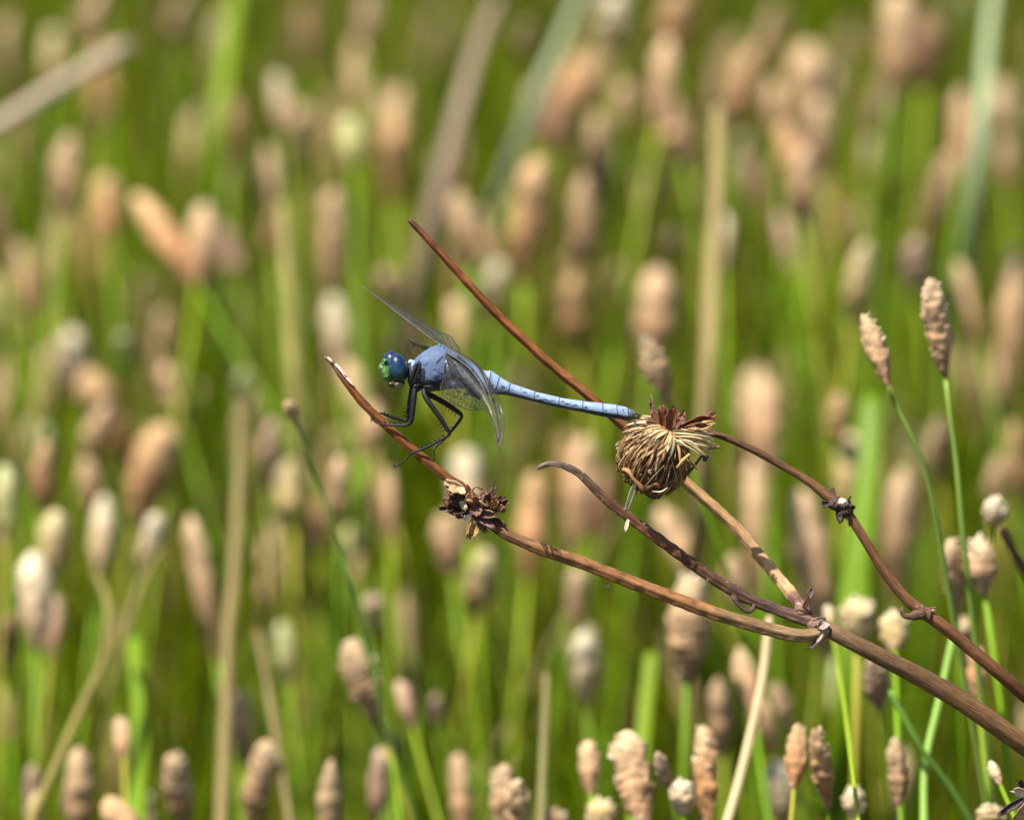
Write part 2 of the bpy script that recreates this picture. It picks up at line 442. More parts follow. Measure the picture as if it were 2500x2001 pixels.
def make_spike(mb, top, bot, r, cls, seed, fine, tuft=0):
    r_ = np.random.default_rng(seed)
    ax = top - bot; L = np.linalg.norm(ax); ax = ax / L
    nr, ns = (46, 22) if fine else (20, 12)
    rows = max(5, int(L / 0.0017))
    per = 6
    lo, mi, hi = [np.minimum(lin(c) * .90 * r_.uniform(.82, 1.08), .8) for c in CL[cls]]
    n1 = nrm(np.cross(ax, (0.31, 1, .2))); n2 = np.cross(ax, n1)
    bendv = n1 * r_.uniform(-.06, .06) * L + n2 * r_.uniform(-.06, .06) * L
    V = []; C = []; T = []
    lump = r_.uniform(-1, 1, (rows + 3, per))
    fat = r_.uniform(.50, .80); shift = np.arange(rows + 3) * .5 + r_.uniform(-.3, .3, rows + 3)
    for i in range(nr + 1):
        t = i / nr
        prof = (min(1, t / .40) ** .8) * (1 - max(0, (t - fat) / (1 - fat)) ** 2.1) ** .62 if t < 1 else 0.0
        prof = max(prof, .10 * (1 - t))
        for j in range(ns):
            row = t * rows + j / ns; ri = int(row); fr = row - ri
            ph = (j / ns * per + shift[ri]) % per
            pj = int(ph) % per; u = abs((ph % 1) - .5) * 2
            sc_ = (0.10 + .20 * fr) * (1 - u * u) - .07
            rr = r * prof * (1 + sc_ + .20 * lump[ri, pj])
            a = 2 * math.pi * j / ns
            V.append(bot + ax * (L * t) + bendv * t * t + (n1 * math.cos(a) + n2 * math.sin(a)) * rr)
            c = lo + (mi - lo) * min(1, t / .45) if t < .45 else mi + (hi - mi) * ((t - .45) / .55)
            C.append(c * (1 + .22 * lump[ri, (pj + 2) % per]) * (.9 + .16 * fr)); T.append(V[-1])
    f = [(i * ns + j, i * ns + (j + 1) % ns, (i + 1) * ns + (j + 1) % ns, (i + 1) * ns + j) for i in range(nr) for j in range(ns)]
    f.append(tuple(range(ns))[::-1])
    mb.add(V, f, np.array(C), np.array(T))
    pale = lin((204, 188, 158))
    for k in range(tuft + (120 if fine else 5)):
        big = 1.8 if k < tuft else 1.0
        if k < tuft: t = r_.uniform(.6, 1.0); c = pale * r_.uniform(.8, 1.05)
        else: t = r_.uniform(.1, .98); c = (mi + (pale - mi) * r_.uniform(0, .9))
        a = r_.uniform(0, 6.28); prof = (min(1, t / .40) ** .8) * (1 - max(0, (t - fat) / (1 - fat)) ** 2.1) ** .62 if t < 1 else 0
        d = n1 * math.cos(a) + n2 * math.sin(a)
        p = bot + ax * L * t + d * r * prof * .97
        q = nrm(d * r_.uniform(.3, 1) + ax * r_.uniform(.2, 1)); e = nrm(np.cross(q, ax + d * .1)); s_ = r * r_.uniform(.07, .19) * big
        blob(mb, p, (q * s_ * 1.5, e * s_ * .8, np.cross(q, e) * s_ * .6), c, 6, 4)

def ground_stem(bot, dir0, r_):
    h = bot[2]; hor = np.array((dir0[0], dir0[1], 0.0))
    down = max(.35, -dir0[2]); off = hor / down * h * .55
    gpt = np.array((bot[0] + off[0], bot[1] + off[1] + r_.uniform(-.02, .02), 0.0))
    b, c = bot + dir0 * h * .4, gpt + np.array((0, 0, h * .35))
    t = np.linspace(0, 1, 14)[:, None]
    return (1 - t) ** 3 * bot + 3 * (1 - t) ** 2 * t * b + 3 * (1 - t) * t * t * c + t ** 3 * gpt

LABELS = {
    't': 'blurred tan rush spike among the grass far behind the dragonfly',
    'p': 'blurred pinkish brown rush spike among the grass far behind the dragonfly',
    'o': 'blurred orange brown rush spike among the grass far behind the dragonfly',
    'w': 'blurred whitish rush tuft among the grass far behind the dragonfly',
    'y': 'blurred straw yellow rush spike among the grass far behind the dragonfly',
    'd': 'blurred dark brown rush spike among the grass far behind the dragonfly',
    'g': 'blurred pale green rush spike among the grass far behind the dragonfly',
    'm': 'blurred mauve brown rush spike among the grass far behind the dragonfly',
}
GROUPS = {'t': 'tan rush spikes', 'p': 'pinkish rush spikes', 'o': 'orange brown rush spikes', 'w': 'whitish rush tufts', 'y': 'straw yellow rush spikes',
          'd': 'dark brown rush spikes', 'g': 'pale green rush spikes', 'm': 'mauve rush spikes'}
stem_greens = [(104, 136, 20), (94, 126, 16), (124, 142, 26), (100, 128, 22), (142, 138, 46)]

def rush(top, bot, w, cls, seed, d=None, label=None, tuft=0, stem=None, stem_col=None, dd=0):
    """top, bot: pixels of the spike's ends; w: its width in pixels as seen; d: mm behind the dragonfly (else from how high in the picture it stands)"""
    r_ = np.random.default_rng(seed)
    near = d is not None
    if d is None:
        y = min(max((top[1] + bot[1]) / 2, 0), 2001)
        d = 120 + (2001 - y) / 2001 * 240 + r_.uniform(-35, 35) + dd
    blur = 32 * d / (DIST * 1000 + d) / (S * 1000)
    w = max(w * .78 - .05 * blur, 36) if not near else max(w * .92, 24)
    tx = np.array(top, float); bx = np.array(bot, float); ln = np.linalg.norm(bx - tx)
    if not near:
        bx = bx + (bx - tx) * (.28 if ln > 2.2 * w else min(1.4, (3.0 * w - ln) / ln)); ln = np.linalg.norm(bx - tx)
    k = .03; tx, bx = tx + (bx - tx) * k, bx + (tx - bx) * k
    if not near:
        w = max(w * r_.uniform(.74, 1.08), 30); bx = bx + (bx - tx) * r_.uniform(-.12, .30)
    if near and cls == 'w': w *= .78
    tilt = r_.uniform(-4, 4)
    T = F(tx[0], tx[1], d + tilt); B = F(bx[0], bx[1], d - tilt)
    r = w / 2 * S * (DIST + d * .001) / DIST
    ln = np.linalg.norm(T - B)
    if ln < 2.1 * r: T = B + (T - B) * (2.1 * r / ln)
    dir0 = nrm(B - T)
    if stem is None: P = ground_stem(B + (T - B) * .04, dir0, r_)
    else:
        q = [B + (T - B) * .04] + [F(a[0], a[1], a[2]) for a in stem]
        e = q[-1]; dr = nrm(q[-1] - q[-2])
        tail = ground_stem(e, dr, r_)
        P = np.vstack([smooth_path(q, 20)[:-1], tail])
    gp = P[-1]
    o = thing('spike_rush', gp, label or LABELS[cls], 'rush', None if label else GROUPS[cls])
    sr = max(.00045, min(.0009, r * .26))
    gc = lin(stem_col or stem_greens[seed % 5])
    mb = MB(); tube(mb, P[::-1], np.linspace(sr * 1.25, sr * .8, len(P)), gc * r_.uniform(.85, 1.15), seg=8, seed=seed); mb.build('stem', M_stem, o)
    mb = MB(); make_spike(mb, T, B, r, cls, seed, near, tuft); mb.build('spike', M_spike, o)
    return o

Z1 = 1.725
def Q(k, x, y): return ((x / Z1) + (1250 if k in (2, 4) else 0), (y / Z1) + (1000 if k in (3, 4) else 0))

# (quarter of the photograph, top x, y, bottom x, y, width, colour, extra depth)
FAR = [
 (1,770,-40,750,170,130,'t',0),(1,235,110,225,240,125,'y',0),(1,430,-60,400,70,110,'p',0),(1,1180,300,1190,450,130,'w',0),(1,1235,420,1250,570,165,'p',20),
 (1,960,390,960,660,150,'o',0),(1,940,650,925,910,150,'t',0),(1,1140,600,1150,960,130,'p',0),(1,1150,840,1165,1090,130,'o',20),(1,1400,780,1400,1130,130,'p',0),
 (1,1670,430,1655,740,145,'o',0),(1,1940,790,1955,1060,155,'t',0),(2,70,640,60,1030,165,'o',0),(1,300,550,280,740,190,'t',0),(1,455,420,430,530,90,'d',20),
 (1,440,720,450,860,130,'o',0),(1,575,790,740,1060,140,'o',0),(1,240,840,205,1210,130,'p',0),(1,285,1370,310,1580,150,'w',0),(1,340,1540,470,1800,200,'o',0),
 (1,700,1520,745,1690,150,'p',0),(1,1405,1230,1420,1400,150,'w',0),(1,1600,1120,1690,1290,130,'p',0),(1,1020,1550,1020,1650,105,'g',0),(1,1930,1250,1930,1410,95,'t',0),
 (1,2090,1090,2080,1200,120,'w',0),(1,1470,470,1480,650,125,'g',0),(1,1500,240,1500,430,100,'p',30),(1,1560,-50,1550,90,130,'m',0),(1,1470,1490,1530,1720,150,'t',30),  # the pale green entry stands in for a highlight on a leaf
 (1,0,820,20,1110,85,'d',0),(1,20,30,30,360,80,'p',0),(1,885,850,865,980,145,'t',0),(1,930,940,965,1060,130,'m',0),(1,1720,1300,1760,1440,120,'p',20),
 (1,90,1000,110,1230,110,'p',30),(1,330,30,370,160,110,'t',20),(1,1280,0,1290,180,140,'d',30),(1,2050,880,2060,1050,110,'t',40),(1,500,1390,540,1490,90,'g',0),
 (2,430,-60,430,50,170,'w',0),(2,690,-60,690,180,165,'o',0),(2,685,150,635,410,170,'t',0),(2,645,380,690,560,145,'p',0),(2,735,540,765,890,130,'o',0),
 (2,1120,0,1075,160,135,'p',0),(2,1005,190,975,390,175,'o',0),(2,1260,170,1250,420,200,'t',0),(2,1100,310,1110,480,120,'p',0),(2,1150,490,1175,650,155,'o',0),
 (2,1230,600,1230,840,120,'t',0),(2,1640,-60,1620,260,200,'t',0),(2,1760,30,1740,300,190,'d',10),(2,340,240,260,390,220,'o',0),(2,350,460,360,690,185,'t',0),
 (2,225,380,190,530,135,'d',0),(2,55,80,40,190,105,'p',0),(2,280,720,305,1070,140,'p',0),(2,605,610,555,910,120,'y',0),(2,245,1140,265,1350,165,'o',0),
 (2,630,1110,600,1390,200,'p',0),(2,655,950,675,1070,95,'p',20),(2,890,880,890,1040,110,'w',0),(2,1130,880,1165,1050,120,'m',0),(2,1480,1000,1440,1300,145,'y',0),
 (2,1920,370,1900,610,145,'p',0),(2,1890,590,1770,910,170,'p',20),(2,1690,980,1705,1160,130,'m',0),(2,1890,1080,1945,1340,100,'p',0),(2,2125,1010,2100,1510,135,'p',0),
 (2,1040,1510,1055,1820,200,'t',0),(2,1370,1640,1375,1760,110,'o',0),(2,1290,400,1300,600,150,'t',20),(2,480,330,470,470,130,'p',30),(2,120,330,90,520,120,'m',20),
 (2,430,1100,420,1290,110,'p',40),(2,990,560,1010,720,130,'m',20),(2,2080,560,2090,760,110,'t',30),(2,1510,560,1500,740,110,'g',10),
 (3,690,30,610,350,195,'o',0),(3,445,-40,395,110,125,'p',0),(3,370,190,380,310,115,'p',0),(3,190,120,175,370,135,'o',0),(3,190,50,190,150,105,'g',0),
 (3,30,220,25,360,125,'g',0),(3,230,410,220,570,150,'y',0),(3,455,350,435,520,135,'w',0),(3,665,420,635,550,135,'w',0),(3,150,580,150,740,185,'w',0),
 (3,245,770,230,900,125,'m',0),(3,810,420,875,830,145,'t',0),(3,20,430,20,640,85,'p',0),(3,40,830,25,1120,125,'d',0),(3,1130,30,1130,160,125,'m',0),
 (3,1220,200,1225,350,150,'y',0),(3,1430,180,1430,350,130,'p',0),(3,1470,470,1490,610,110,'y',0),(3,1960,150,1970,320,165,'w',0),(3,1870,420,1890,570,150,'p',0),
 (3,2045,570,2015,780,155,'y',0),(3,1560,770,1575,880,105,'m',0),(3,1190,880,1210,1090,130,'g',0),(3,1680,1130,1705,1220,85,'m',0),(3,1830,1190,1840,1290,85,'m',0),
 (3,310,1410,330,1720,150,'p',0),(3,125,1480,140,1710,105,'m',0),(3,165,1590,150,1740,110,'y',0),(3,455,1610,560,1800,170,'o',0),(3,605,1590,610,1700,105,'w',0),
 (3,1360,1460,1385,1800,130,'t',0),(3,1925,1430,1950,1720,115,'p',0),(3,1590,-40,1560,110,125,'p',0),(3,1640,230,1645,490,85,'p',0),(3,1600,1410,1590,1680,100,'m',0),
 (3,510,1280,520,1460,100,'p',0),(3,20,1160,30,1300,90,'p',20),
 (4,325,90,265,520,155,'p',0),(4,105,240,75,580,150,'o',0),(4,395,230,375,350,135,'d',20),(4,620,380,725,590,175,'p',0),(4,1040,180,1030,580,150,'t',0),
 (4,1215,300,1290,810,200,'p',0),(4,1440,90,1410,300,130,'y',0),(4,1640,220,1620,660,180,'t',0),(4,1790,10,1800,220,130,'p',0),(4,2105,30,2135,300,105,'o',0),
 (4,1390,1020,1390,1150,140,'g',0),(4,865,1110,885,1420,125,'p',0),(4,300,910,310,1100,155,'w',0),(4,1110,1140,1100,1440,150,'p',0),(4,970,980,1000,1180,125,'p',0),
 (4,1115,1460,1130,1650,150,'w',0),(4,265,650,275,880,110,'t',20),(4,920,600,935,720,130,'t',20),(4,2050,180,2040,360,130,'p',0),
]
far_rushes = []
for i, (k, x0, y0, x1, y1, w, c, dd) in enumerate(FAR):
    far_rushes.append((rush(Q(k, x0, y0), Q(k, x1, y1), w / Z1, c, 100 + i, dd=dd), np.array(Q(k, (x0 + x1) / 2, (y0 + y1) / 2)), c))
COLOUR = {'t': 'tan', 'p': 'pinkish brown', 'o': 'orange brown', 'w': 'whitish', 'y': 'straw yellow', 'd': 'dark brown', 'g': 'pale green', 'm': 'mauve brown'}
LAND = {'the free end of the slanting grey dry stalk': (300, 130), 'the upper end of the long reddish branch': (1000, 540), 'the raised far wing tip of the dragonfly': (886, 698), "the dragonfly's blue tail": (1420, 960),
        "the dragonfly's green face": (925, 905), 'the broken tip of the perch branch': (790, 870), 'the dark husk cluster': (1160, 1240), 'the dry flower head': (1620, 1050), 'the hooked tip of the middle branch': (1315, 1140),
        'the knot of the thin red brown stalk': (2050, 1235), 'the tall white tipped rush': (2290, 700), 'the broad pale grey green leaf': (2405, 130), 'the upright straw coloured stalk': (1745, 500), 'the curved tan stalk': (255, 1480),
        'the upright tan dead stalk': (560, 1300), 'the broad yellow topped spike': (880, 1650), 'the lowest brown branch': (1480, 1420), 'the tiny pinkish rush bud': (710, 990), 'the upright olive yellow stalk': (705, 700), 'the thin straight straw stalk': (1850, 1700)}
named = set()
for nm, pt in LAND.items():      # those that a landmark singles out get a label of their own
    for c in COLOUR:
        best = sorted((float(np.hypot(*(p - np.array(pt)))), j) for j, (o_, p, cc) in enumerate(far_rushes) if cc == c and j not in named)
        if best and best[0][0] < 190:
            named.add(best[0][1]); far_rushes[best[0][1]][0]['label'] = f"blurred {COLOUR[c]} rush spike, nearest behind {nm}"

# more of the same stand farther back, seen only as soft smudges between the others
r_ = np.random.default_rng(77)
for i in range(110):
    x = r_.uniform(-60, 2560); y = r_.uniform(-60, 1150) if i < 82 else r_.uniform(900, 1900); L_ = r_.uniform(130, 240); a = r_.normal(0, .16)
    rush((x, y), (x + math.sin(a) * L_, y + L_), r_.uniform(55, 95), r_.choice(list('ttttpppooyddmw')), 600 + i, dd=r_.uniform(70, 230))

# the ones near enough to show their scales: (quarter, top, bottom, width, colour, mm behind, white tuft, label, stem pixels)
NEAR = [
 (2,555,1415,665,1720,100,'t',62,10,'plump tan rush spike with white tip rising behind the dry flower head',None),
 (2,1492,1305,1592,1650,86,'p',36,12,'slender pinkish rush spike with cream tip, shorter neighbour of the tall white tipped one',[(2186,985,36),(2232,1080,37),(2270,1190,39),(2312,1420,44)]),
 (2,1755,1150,1832,1625,106,'t',46,24,'tall rush spike with shaggy white tip and dark red base',[(2316,985,46),(2334,1120,47),(2350,1290,48),(2385,1600,54)]),
 (3,1215,-35,1245,50,52,'p',80,0,'tiny pinkish rush bud on a long green stem beside the dragonfly perch',[(735,1065,82),(800,1245,86),(858,1420,90),(925,1700,96),(1010,1990,104)]),
 (3,1465,955,1600,1340,142,'t',58,3,'broad tan rush spike with flat yellow top leaning on a green stem',None),
 (3,1640,1350,1655,1470,55,'m',62,0,'small mauve rush bud just below the broad yellow topped spike',None),
 (3,730,1425,775,1790,110,'p',66,6,'brown rush spike with pale crown beside the dark gap in the grass',None),
 (3,1125,1385,1045,1790,105,'p',70,0,'smooth pinkish rush spike leaning away from the tan dead stalk',None),
 (3,2110,1480,2112,1800,88,'t',36,14,'upright tan rush spike with a bright white cap',None),
 (4,2040,375,2030,500,118,'w',48,26,'round fluffy white rush tuft above the right hand pair of spikes',None),
 (4,1955,530,1995,800,125,'t',44,14,'stout rush spike with white shoulders under the fluffy tuft',None),
 (4,1860,525,1875,880,100,'t',46,6,'long tan rush spike standing close beside the stout white shouldered one',None),
 (4,1940,980,1965,1240,92,'o',40,3,'tan rush spike with dark base just under the thin red brown stalk',None),
 (4,1905,880,1890,1010,80,'t',56,0,'small tan rush spike tucked behind the thin red brown stalk',None),
 (4,1460,785,1455,1010,150,'y',64,8,'fat cream topped rush spike just above the thick brown stalk',None),
 (4,1605,855,1612,1030,115,'y',50,22,'pale yellow fluffy rush tuft peeping over the thick brown stalk',None),
 (4,1525,1030,1552,1290,105,'m',58,2,'pinkish rush spike hanging just under the thick brown stalk',None),
 (4,1330,830,1345,900,58,'w',52,4,'tiny whitish rush bud by the fork of the brown stalk',None),
 (4,750,680,735,1180,175,'t',78,18,'large tan rush spike with white crown crossed by the lower brown branch',None),
 (4,455,1345,570,1800,145,'t',34,8,'big scaly tan rush spike with pointed pinkish tip',None),
 (4,318,1385,335,1640,88,'p',46,0,'smooth slim pink rush spike next to the big scaly one',None),
 (4,615,1440,665,1620,56,'m',30,2,'thin pink rush bud with rounded end leaning beside the white tuft',None),
 (4,705,1555,725,1720,128,'w',30,30,'whitish fluffy rush tuft low between two tan spikes',None),
 (4,808,1310,832,1800,96,'o',38,16,'straight tan rush spike with pale top and orange base',None),
 (4,1215,1310,1185,1620,88,'o',28,4,'rough tan rush spike, the shorter one of a touching pair',None),
 (4,1285,1320,1335,1710,92,'o',26,5,'rough tan rush spike, the longer one of a touching pair',None),
 (4,1608,1365,1635,1690,78,'t',34,2,'narrow tan rush spike between bright green crossing stems',None),
 (4,1435,1580,1450,1740,110,'w',36,18,'cream rush tuft low beside the touching pair of tan spikes',None),
 (4,2012,1475,2062,1590,58,'w',14,6,'small grey woolly bud on a thin dark stalk',None),
 (4,2020,1680,2020,1780,120,'y',26,14,'cream rush top just under the grey woolly bud',None),
 (4,360,1640,385,1790,125,'y',44,10,'cream rush top in front of the slim pink spike',None),
 (4,10,1560,45,1800,105,'t',42,6,'tan rush spike between the white capped spike and the green blades',None),
 (4,170,1680,180,1800,110,'p',60,2,'short pinkish rush top beside a tan dead stem',None),
]
for i, (k, x0, y0, x1, y1, w, c, d, tf, lab, st) in enumerate(NEAR):
    rush(Q(k, x0, y0), Q(k, x1, y1), w / Z1, c, 400 + i, d=(d * 1.45 + 8 + (22 if k == 3 else 0)) if not st else d, tuft=tf, label=lab, stem=st, stem_col=(126, 152, 62) if st else None)

# the stand goes on on both sides of what the photograph shows: one uncounted mass
r_ = np.random.default_rng(5); parts = []
for i in range(700):
    p = np.array((r_.uniform(-.75, .75), r_.uniform(.0, 1.3), r_.uniform(.20, .32)))
    px, py = pixel_of(p)
    if -170 < px < 2670 or (abs(p[0]) < .12 and p[1] < .1): continue
    L_ = r_.uniform(.010, .022); R_ = r_.uniform(.0018, .0034); q = nrm(np.array((r_.normal(0, .15), r_.normal(0, .15), 1)))
    tt = np.array([0, .12, .35, .7, .92, 1]); rr = np.array([.25, .7, 1, .95, .6, .15]); ph = np.linspace(0, 6.283, 6, endpoint=False)
    v = np.array([p + q * L_ * t + R_ * k_ * np.array((math.cos(a), math.sin(a), 0)) for t, k_ in zip(tt, rr) for a in ph])
    st = np.array([np.array((p[0], p[1], 0)) + np.array((math.cos(a), math.sin(a), 0)) * .0007 for a in ph] + [p + np.array((math.cos(a), math.sin(a), 0)) * .0006 for a in ph])
    f = np.array([(a * 6 + b, a * 6 + (b + 1) % 6, (a + 1) * 6 + (b + 1) % 6, (a + 1) * 6 + b) for a in range(5) for b in range(6)] + [(36 + b, 36 + (b + 1) % 6, 42 + (b + 1) % 6, 42 + b) for b in range(6)])
    c = np.vstack([np.tile(lin(CL[r_.choice(list('tttppoy'))][1]) * .9, (36, 1)), np.tile(lin(stem_greens[i % 5]), (12, 1))])
    parts.append((np.vstack([v, st]), f, c))
stuff_mesh('rush_stand', parts, M_spike, 'mass of tan rush spikes farther out on both sides of the dragonfly', 'rushes')

# ------------------------------------------------------------------ dry stalks and long leaves in the background
def dead_stalk(name, rows, r, col, label, cat, seed, mat=None, flat=1.0, toground=True, root=None):
    """rows of (px, py, d) from the upper end downwards; the lower end runs on to the ground"""
    q = [F(*a) for a in rows]
    P = smooth_path(q, 24)
    if toground:
        dr = nrm(P[-1] - P[-3])
        P = np.vstack([P[:-1], ground_stem(P[-1], dr, np.random.default_rng(seed)) if root is None and rows[-1][1] > 1700 else smooth_path([P[-1], P[-1] + dr * .05 + np.array((0, .05, -.02)), (P[-1] + np.array((P[-1][0] + dr[0] * .2, P[-1][1] + .5, 0))) / 2, (P[-1][0] + dr[0] * .22, P[-1][1] + .5, 0)], 16) if root is None else smooth_path([P[-1], (P[-1] + np.array(root)) / 2 + np.array((0, 0, .03)), root], 12)])
    o = thing(name, P[-1], label, cat)
    mb = MB(); rr = np.linspace(r * .5, r * .7, len(P)) if rows[0][2] > 90 else np.linspace(r * .66, r * .86, len(P)); rr[0] *= .6
    tube(mb, P, rr, lin(col), seg=10, seed=seed, wob=.08, flat=flat); mb.build('stem' if cat != 'leaf' else 'blade', mat or M_stalk, o)
    return o

def QD(k, pts, d): return [Q(k, x, y) + (d if not isinstance(d, (list, tuple)) else d[i],) for i, (x, y) in enumerate(pts)]
dead_stalk('dry_stalk', QD(1, [(545, 185), (270, 350), (0, 520), (-300, 700)], [300, 290, 280, 262]), .0027, (176, 156, 130), 'thick grey brown dry stalk lying slantwise over the rushes', 'stalk', 1, root=F(-420, 1250, 330) * np.array((1, 1, 0)))
dead_stalk('dry_stalk', QD(1, [(2100, -20), (2010, 200), (1930, 480), (1850, 770)], [350, 335, 320, 310]), .0026, (134, 114, 92), 'greyish brown dead blade slanting above the tip of the red twig', 'stalk', 2, flat=.5)
dead_stalk('dry_stalk', QD(3, [(1010, -40), (1005, 350), (985, 700), (960, 950), (950, 1300), (930, 1760)], [190, 182, 172, 162, 150, 132]), .0020, (128, 112, 64), 'upright tan dead stalk running down beside the brown spikes', 'stalk', 3)
dead_stalk('dry_stalk', QD(2, [(870, 450), (865, 800), (845, 1150), (830, 1500)], [215, 200, 185, 170]), .0026, (138, 122, 72), 'upright straw coloured stalk standing over the dry flower head', 'stalk', 4)
dead_stalk('dry_stalk', QD(1, [(1190, 860), (1215, 1200), (1235, 1560)], [240, 230, 215]), .0021, (138, 128, 66), 'upright olive yellow stalk among rushes beside the far wing tip', 'stalk', 5)
dead_stalk('green_leaf', QD(2, [(2030, -60), (2000, 200), (1985, 470)], [290, 280, 262]), .0022, (134, 146, 104), 'broad pale grey green leaf above the tall white tipped rush', 'leaf', 6, mat=M_stem, flat=.4)
dead_stalk('green_leaf', QD(2, [(300, -60), (240, 80), (170, 240)], [330, 325, 315]), .0020, (124, 132, 98), 'grey green leaf slanting among orange brown spikes', 'leaf', 7, mat=M_stem, flat=.4)
dead_stalk('dry_stalk', QD(4, [(1085, 870), (1065, 1060), (1030, 1260), (965, 1530), (900, 1760)], [72, 70, 66, 60, 54]), .0011, (196, 170, 126), 'thin straight pale straw stalk running down under the brown fork', 'stalk', 8)
dead_stalk('dry_stalk', QD(3, [(405, 690), (455, 830), (440, 1040), (340, 1260)], [150, 145, 138, 125]), .0012, (128, 116, 56), 'curved tan stalk bending over the green stems', 'stalk', 9)
dead_stalk('dead_twig', QD(4, [(2060, 500), (2110, 590), (2170, 700)], [60, 62, 66]), .0011, (104, 72, 54), 'thin dark brown twig ending beside the fluffy white tuft', 'twig', 11)
dead_stalk('dry_stalk', QD(3, [(700, 540), (600, 720), (550, 860)], [190, 182, 175]), .0012, (122, 114, 54), 'olive stalk leaning under the whitish tufts', 'stalk', 12)
dead_stalk('dry_stalk', QD(3, [(1085, 930), (1120, 1120), (1155, 1330)], [160, 150, 140]), .0011, (124, 110, 66), 'short greyish pink stalk beside the upright tan dead stalk', 'stalk', 13)
dead_stalk('dry_stalk', QD(4, [(145, 1110), (135, 1400), (120, 1760)], [110, 100, 88]), .0013, (118, 110, 62), 'olive tan stem behind the white capped spike', 'stalk', 14)
dead_stalk('green_leaf', QD(3, [(570, 960), (590, 1300), (575, 1760)], [165, 150, 130]), .0028, (96, 122, 10), 'wide bright green leaf standing beside the dark gap', 'leaf', 15, mat=M_stem, flat=.35)
dead_stalk('green_leaf', QD(4, [(1520, -60), (1500, 300), (1450, 700), (1440, 900)], [190, 180, 165, 155]), .0044, (86, 112, 6), 'broad bright yellow green leaf behind the right hand twig', 'leaf', 16, mat=M_stem, flat=.35)
dead_stalk('green_leaf', QD(4, [(590, 1020), (560, 1300), (520, 1760)], [150, 140, 122]), .0026, (96, 118, 8), 'broad yellow green leaf behind the big scaly spike', 'leaf', 17, mat=M_stem, flat=.35)
dead_stalk('green_leaf', QD(1, [(1000, -60), (960, 200), (930, 420)], [330, 318, 305]), .0028, (98, 118, 14), 'yellow green leaf among the tan spikes at the far edge of the stand', 'leaf', 18, mat=M_stem, flat=.35)
dead_stalk('green_leaf', QD(4, [(1590, 1180), (1720, 1420), (1850, 1600), (1960, 1790)], [52, 52, 54, 56]), .0008, (92, 126, 44), 'thin dark green blade crossing the stems under the thick brown stalk', 'leaf', 19, mat=M_stem)
dead_stalk('green_leaf', QD(4, [(1870, 900), (1800, 1220), (1740, 1500), (1735, 1780)], [64, 60, 56, 52]), .0009, (130, 162, 70), 'thin bright green stem leaning under the thick brown stalk', 'leaf', 20, mat=M_stem)

# ------------------------------------------------------------------ the dry stalk that carries the dragonfly
def col_path(n, stops):
    t = np.linspace(0, 1, n); x = [s for s, _ in stops]; c = np.array([lin(k) for _, k in stops])
    return np.stack([np.interp(t, x, c[:, j]) for j in range(3)], 1)

rootA = np.array((0.36, 0.06, 0.0)); rootB = np.array((0.30, 0.10, 0.0))
plant = thing('dead_flower_stalk', rootA, 'thick brown dead flower stalk forking into branches, the dragonfly on its lowest branch', 'dead plant')
q = [tuple(F(x, y, d)) + (r * S,) for x, y, d, r in [(1992, 1522, 1, 17), (2041, 1546, 0, 20), (2162, 1609, 0, 22), (2325, 1696, 2, 23.5), (2500, 1817, 4, 25)]]
a = F(2500, 1817, 4)
q += [tuple(a + np.array((.055, .004, -.042))) + (.0017,), tuple(a + np.array((.15, .02, -.13))) + (.0018,), tuple(a + np.array((.235, .04, -.235))) + (.0019,)]
rootA2 = np.array((0.345, 0.045, -0.004)); q += [tuple(rootA2) + (.002,)]
q = smooth_path(q, 120)
mb = MB(); tube(mb, q[:, :3], q[:, 3], col_path(120, [(0, (128, 100, 70)), (.06, (116, 86, 54)), (.3, (108, 79, 48)), (1, (92, 64, 44))]), seg=28, ridge=.03, nr=9, wob=.03, seed=3, bark=.085)
trunk = mb.build('trunk', M_twig, plant)

P, R = pixpath([(2015, 1537, 0, 17), (1985, 1549, -1, 17), (1950, 1551, -2, 17), (1905, 1543, -2, 17), (1836, 1524, -2, 17), (1752, 1499, -2, 16.5), (1631, 1455, -2, 17), (1511, 1409, -2, 16.5), (1420, 1373, -2, 16), (1330, 1343, -2, 15.5), (1253, 1311, -1.5, 14.5), (1211, 1287, -1, 14), (1165, 1240, 0, 13), (1127, 1190, 0, 12.5), (1107, 1177, 0, 12), (1066, 1146, 0, 12), (1015, 1103, 0, 11.5), (964, 1058, 0, 11), (923, 1020, 0, 10.5), (882, 979, 0, 10), (842, 928, 0, 9), (815, 891, 0, 6.5), (800, 876, 0, 5), (791, 871, 0, 3)], 220)
n = len(P)
mb = MB(); tube(mb, P, R, col_path(n, [(0, (150, 122, 88)), (.12, (138, 108, 72)), (.2, (146, 110, 70)), (.22, (150, 104, 62)), (.45, (138, 96, 58)), (.6, (112, 80, 52)), (.64, (112, 74, 38)), (.8, (122, 74, 34)), (.93, (112, 64, 30)), (1, (140, 104, 84))]), seg=32, ridge=.07, nr=6, wob=.04, seed=4, bark=.085)
perch = mb.build('branch', M_twig, plant, label='lowest brown branch, the dragonfly clings to its thin end')
# the torn white strip of bark near the tip
mb = MB()
for (x0, y0, x1, y1, w, sd) in [(818, 888, 846, 920, 9, 1), (846, 922, 862, 941, 7, 2), (800, 872, 812, 884, 7, 3), (1490, 1428, 1478, 1432, 8, 5), (1745, 1498, 1725, 1503, 9, 6), (1750, 1490, 1748, 1505, 8, 7)]:
    shell(mb, F(x0, y0, -.75), F(x1, y1, -.7), w * S, -FWD + UP, lin((226, 200, 176)), lin((190, 160, 130)), cup=.5, curl=-.02, nu=4, nv=5, thick=.00005, ragged=.4, seed=sd)
mb.build('bark_flake', M_straw, perch, kind='stuff')

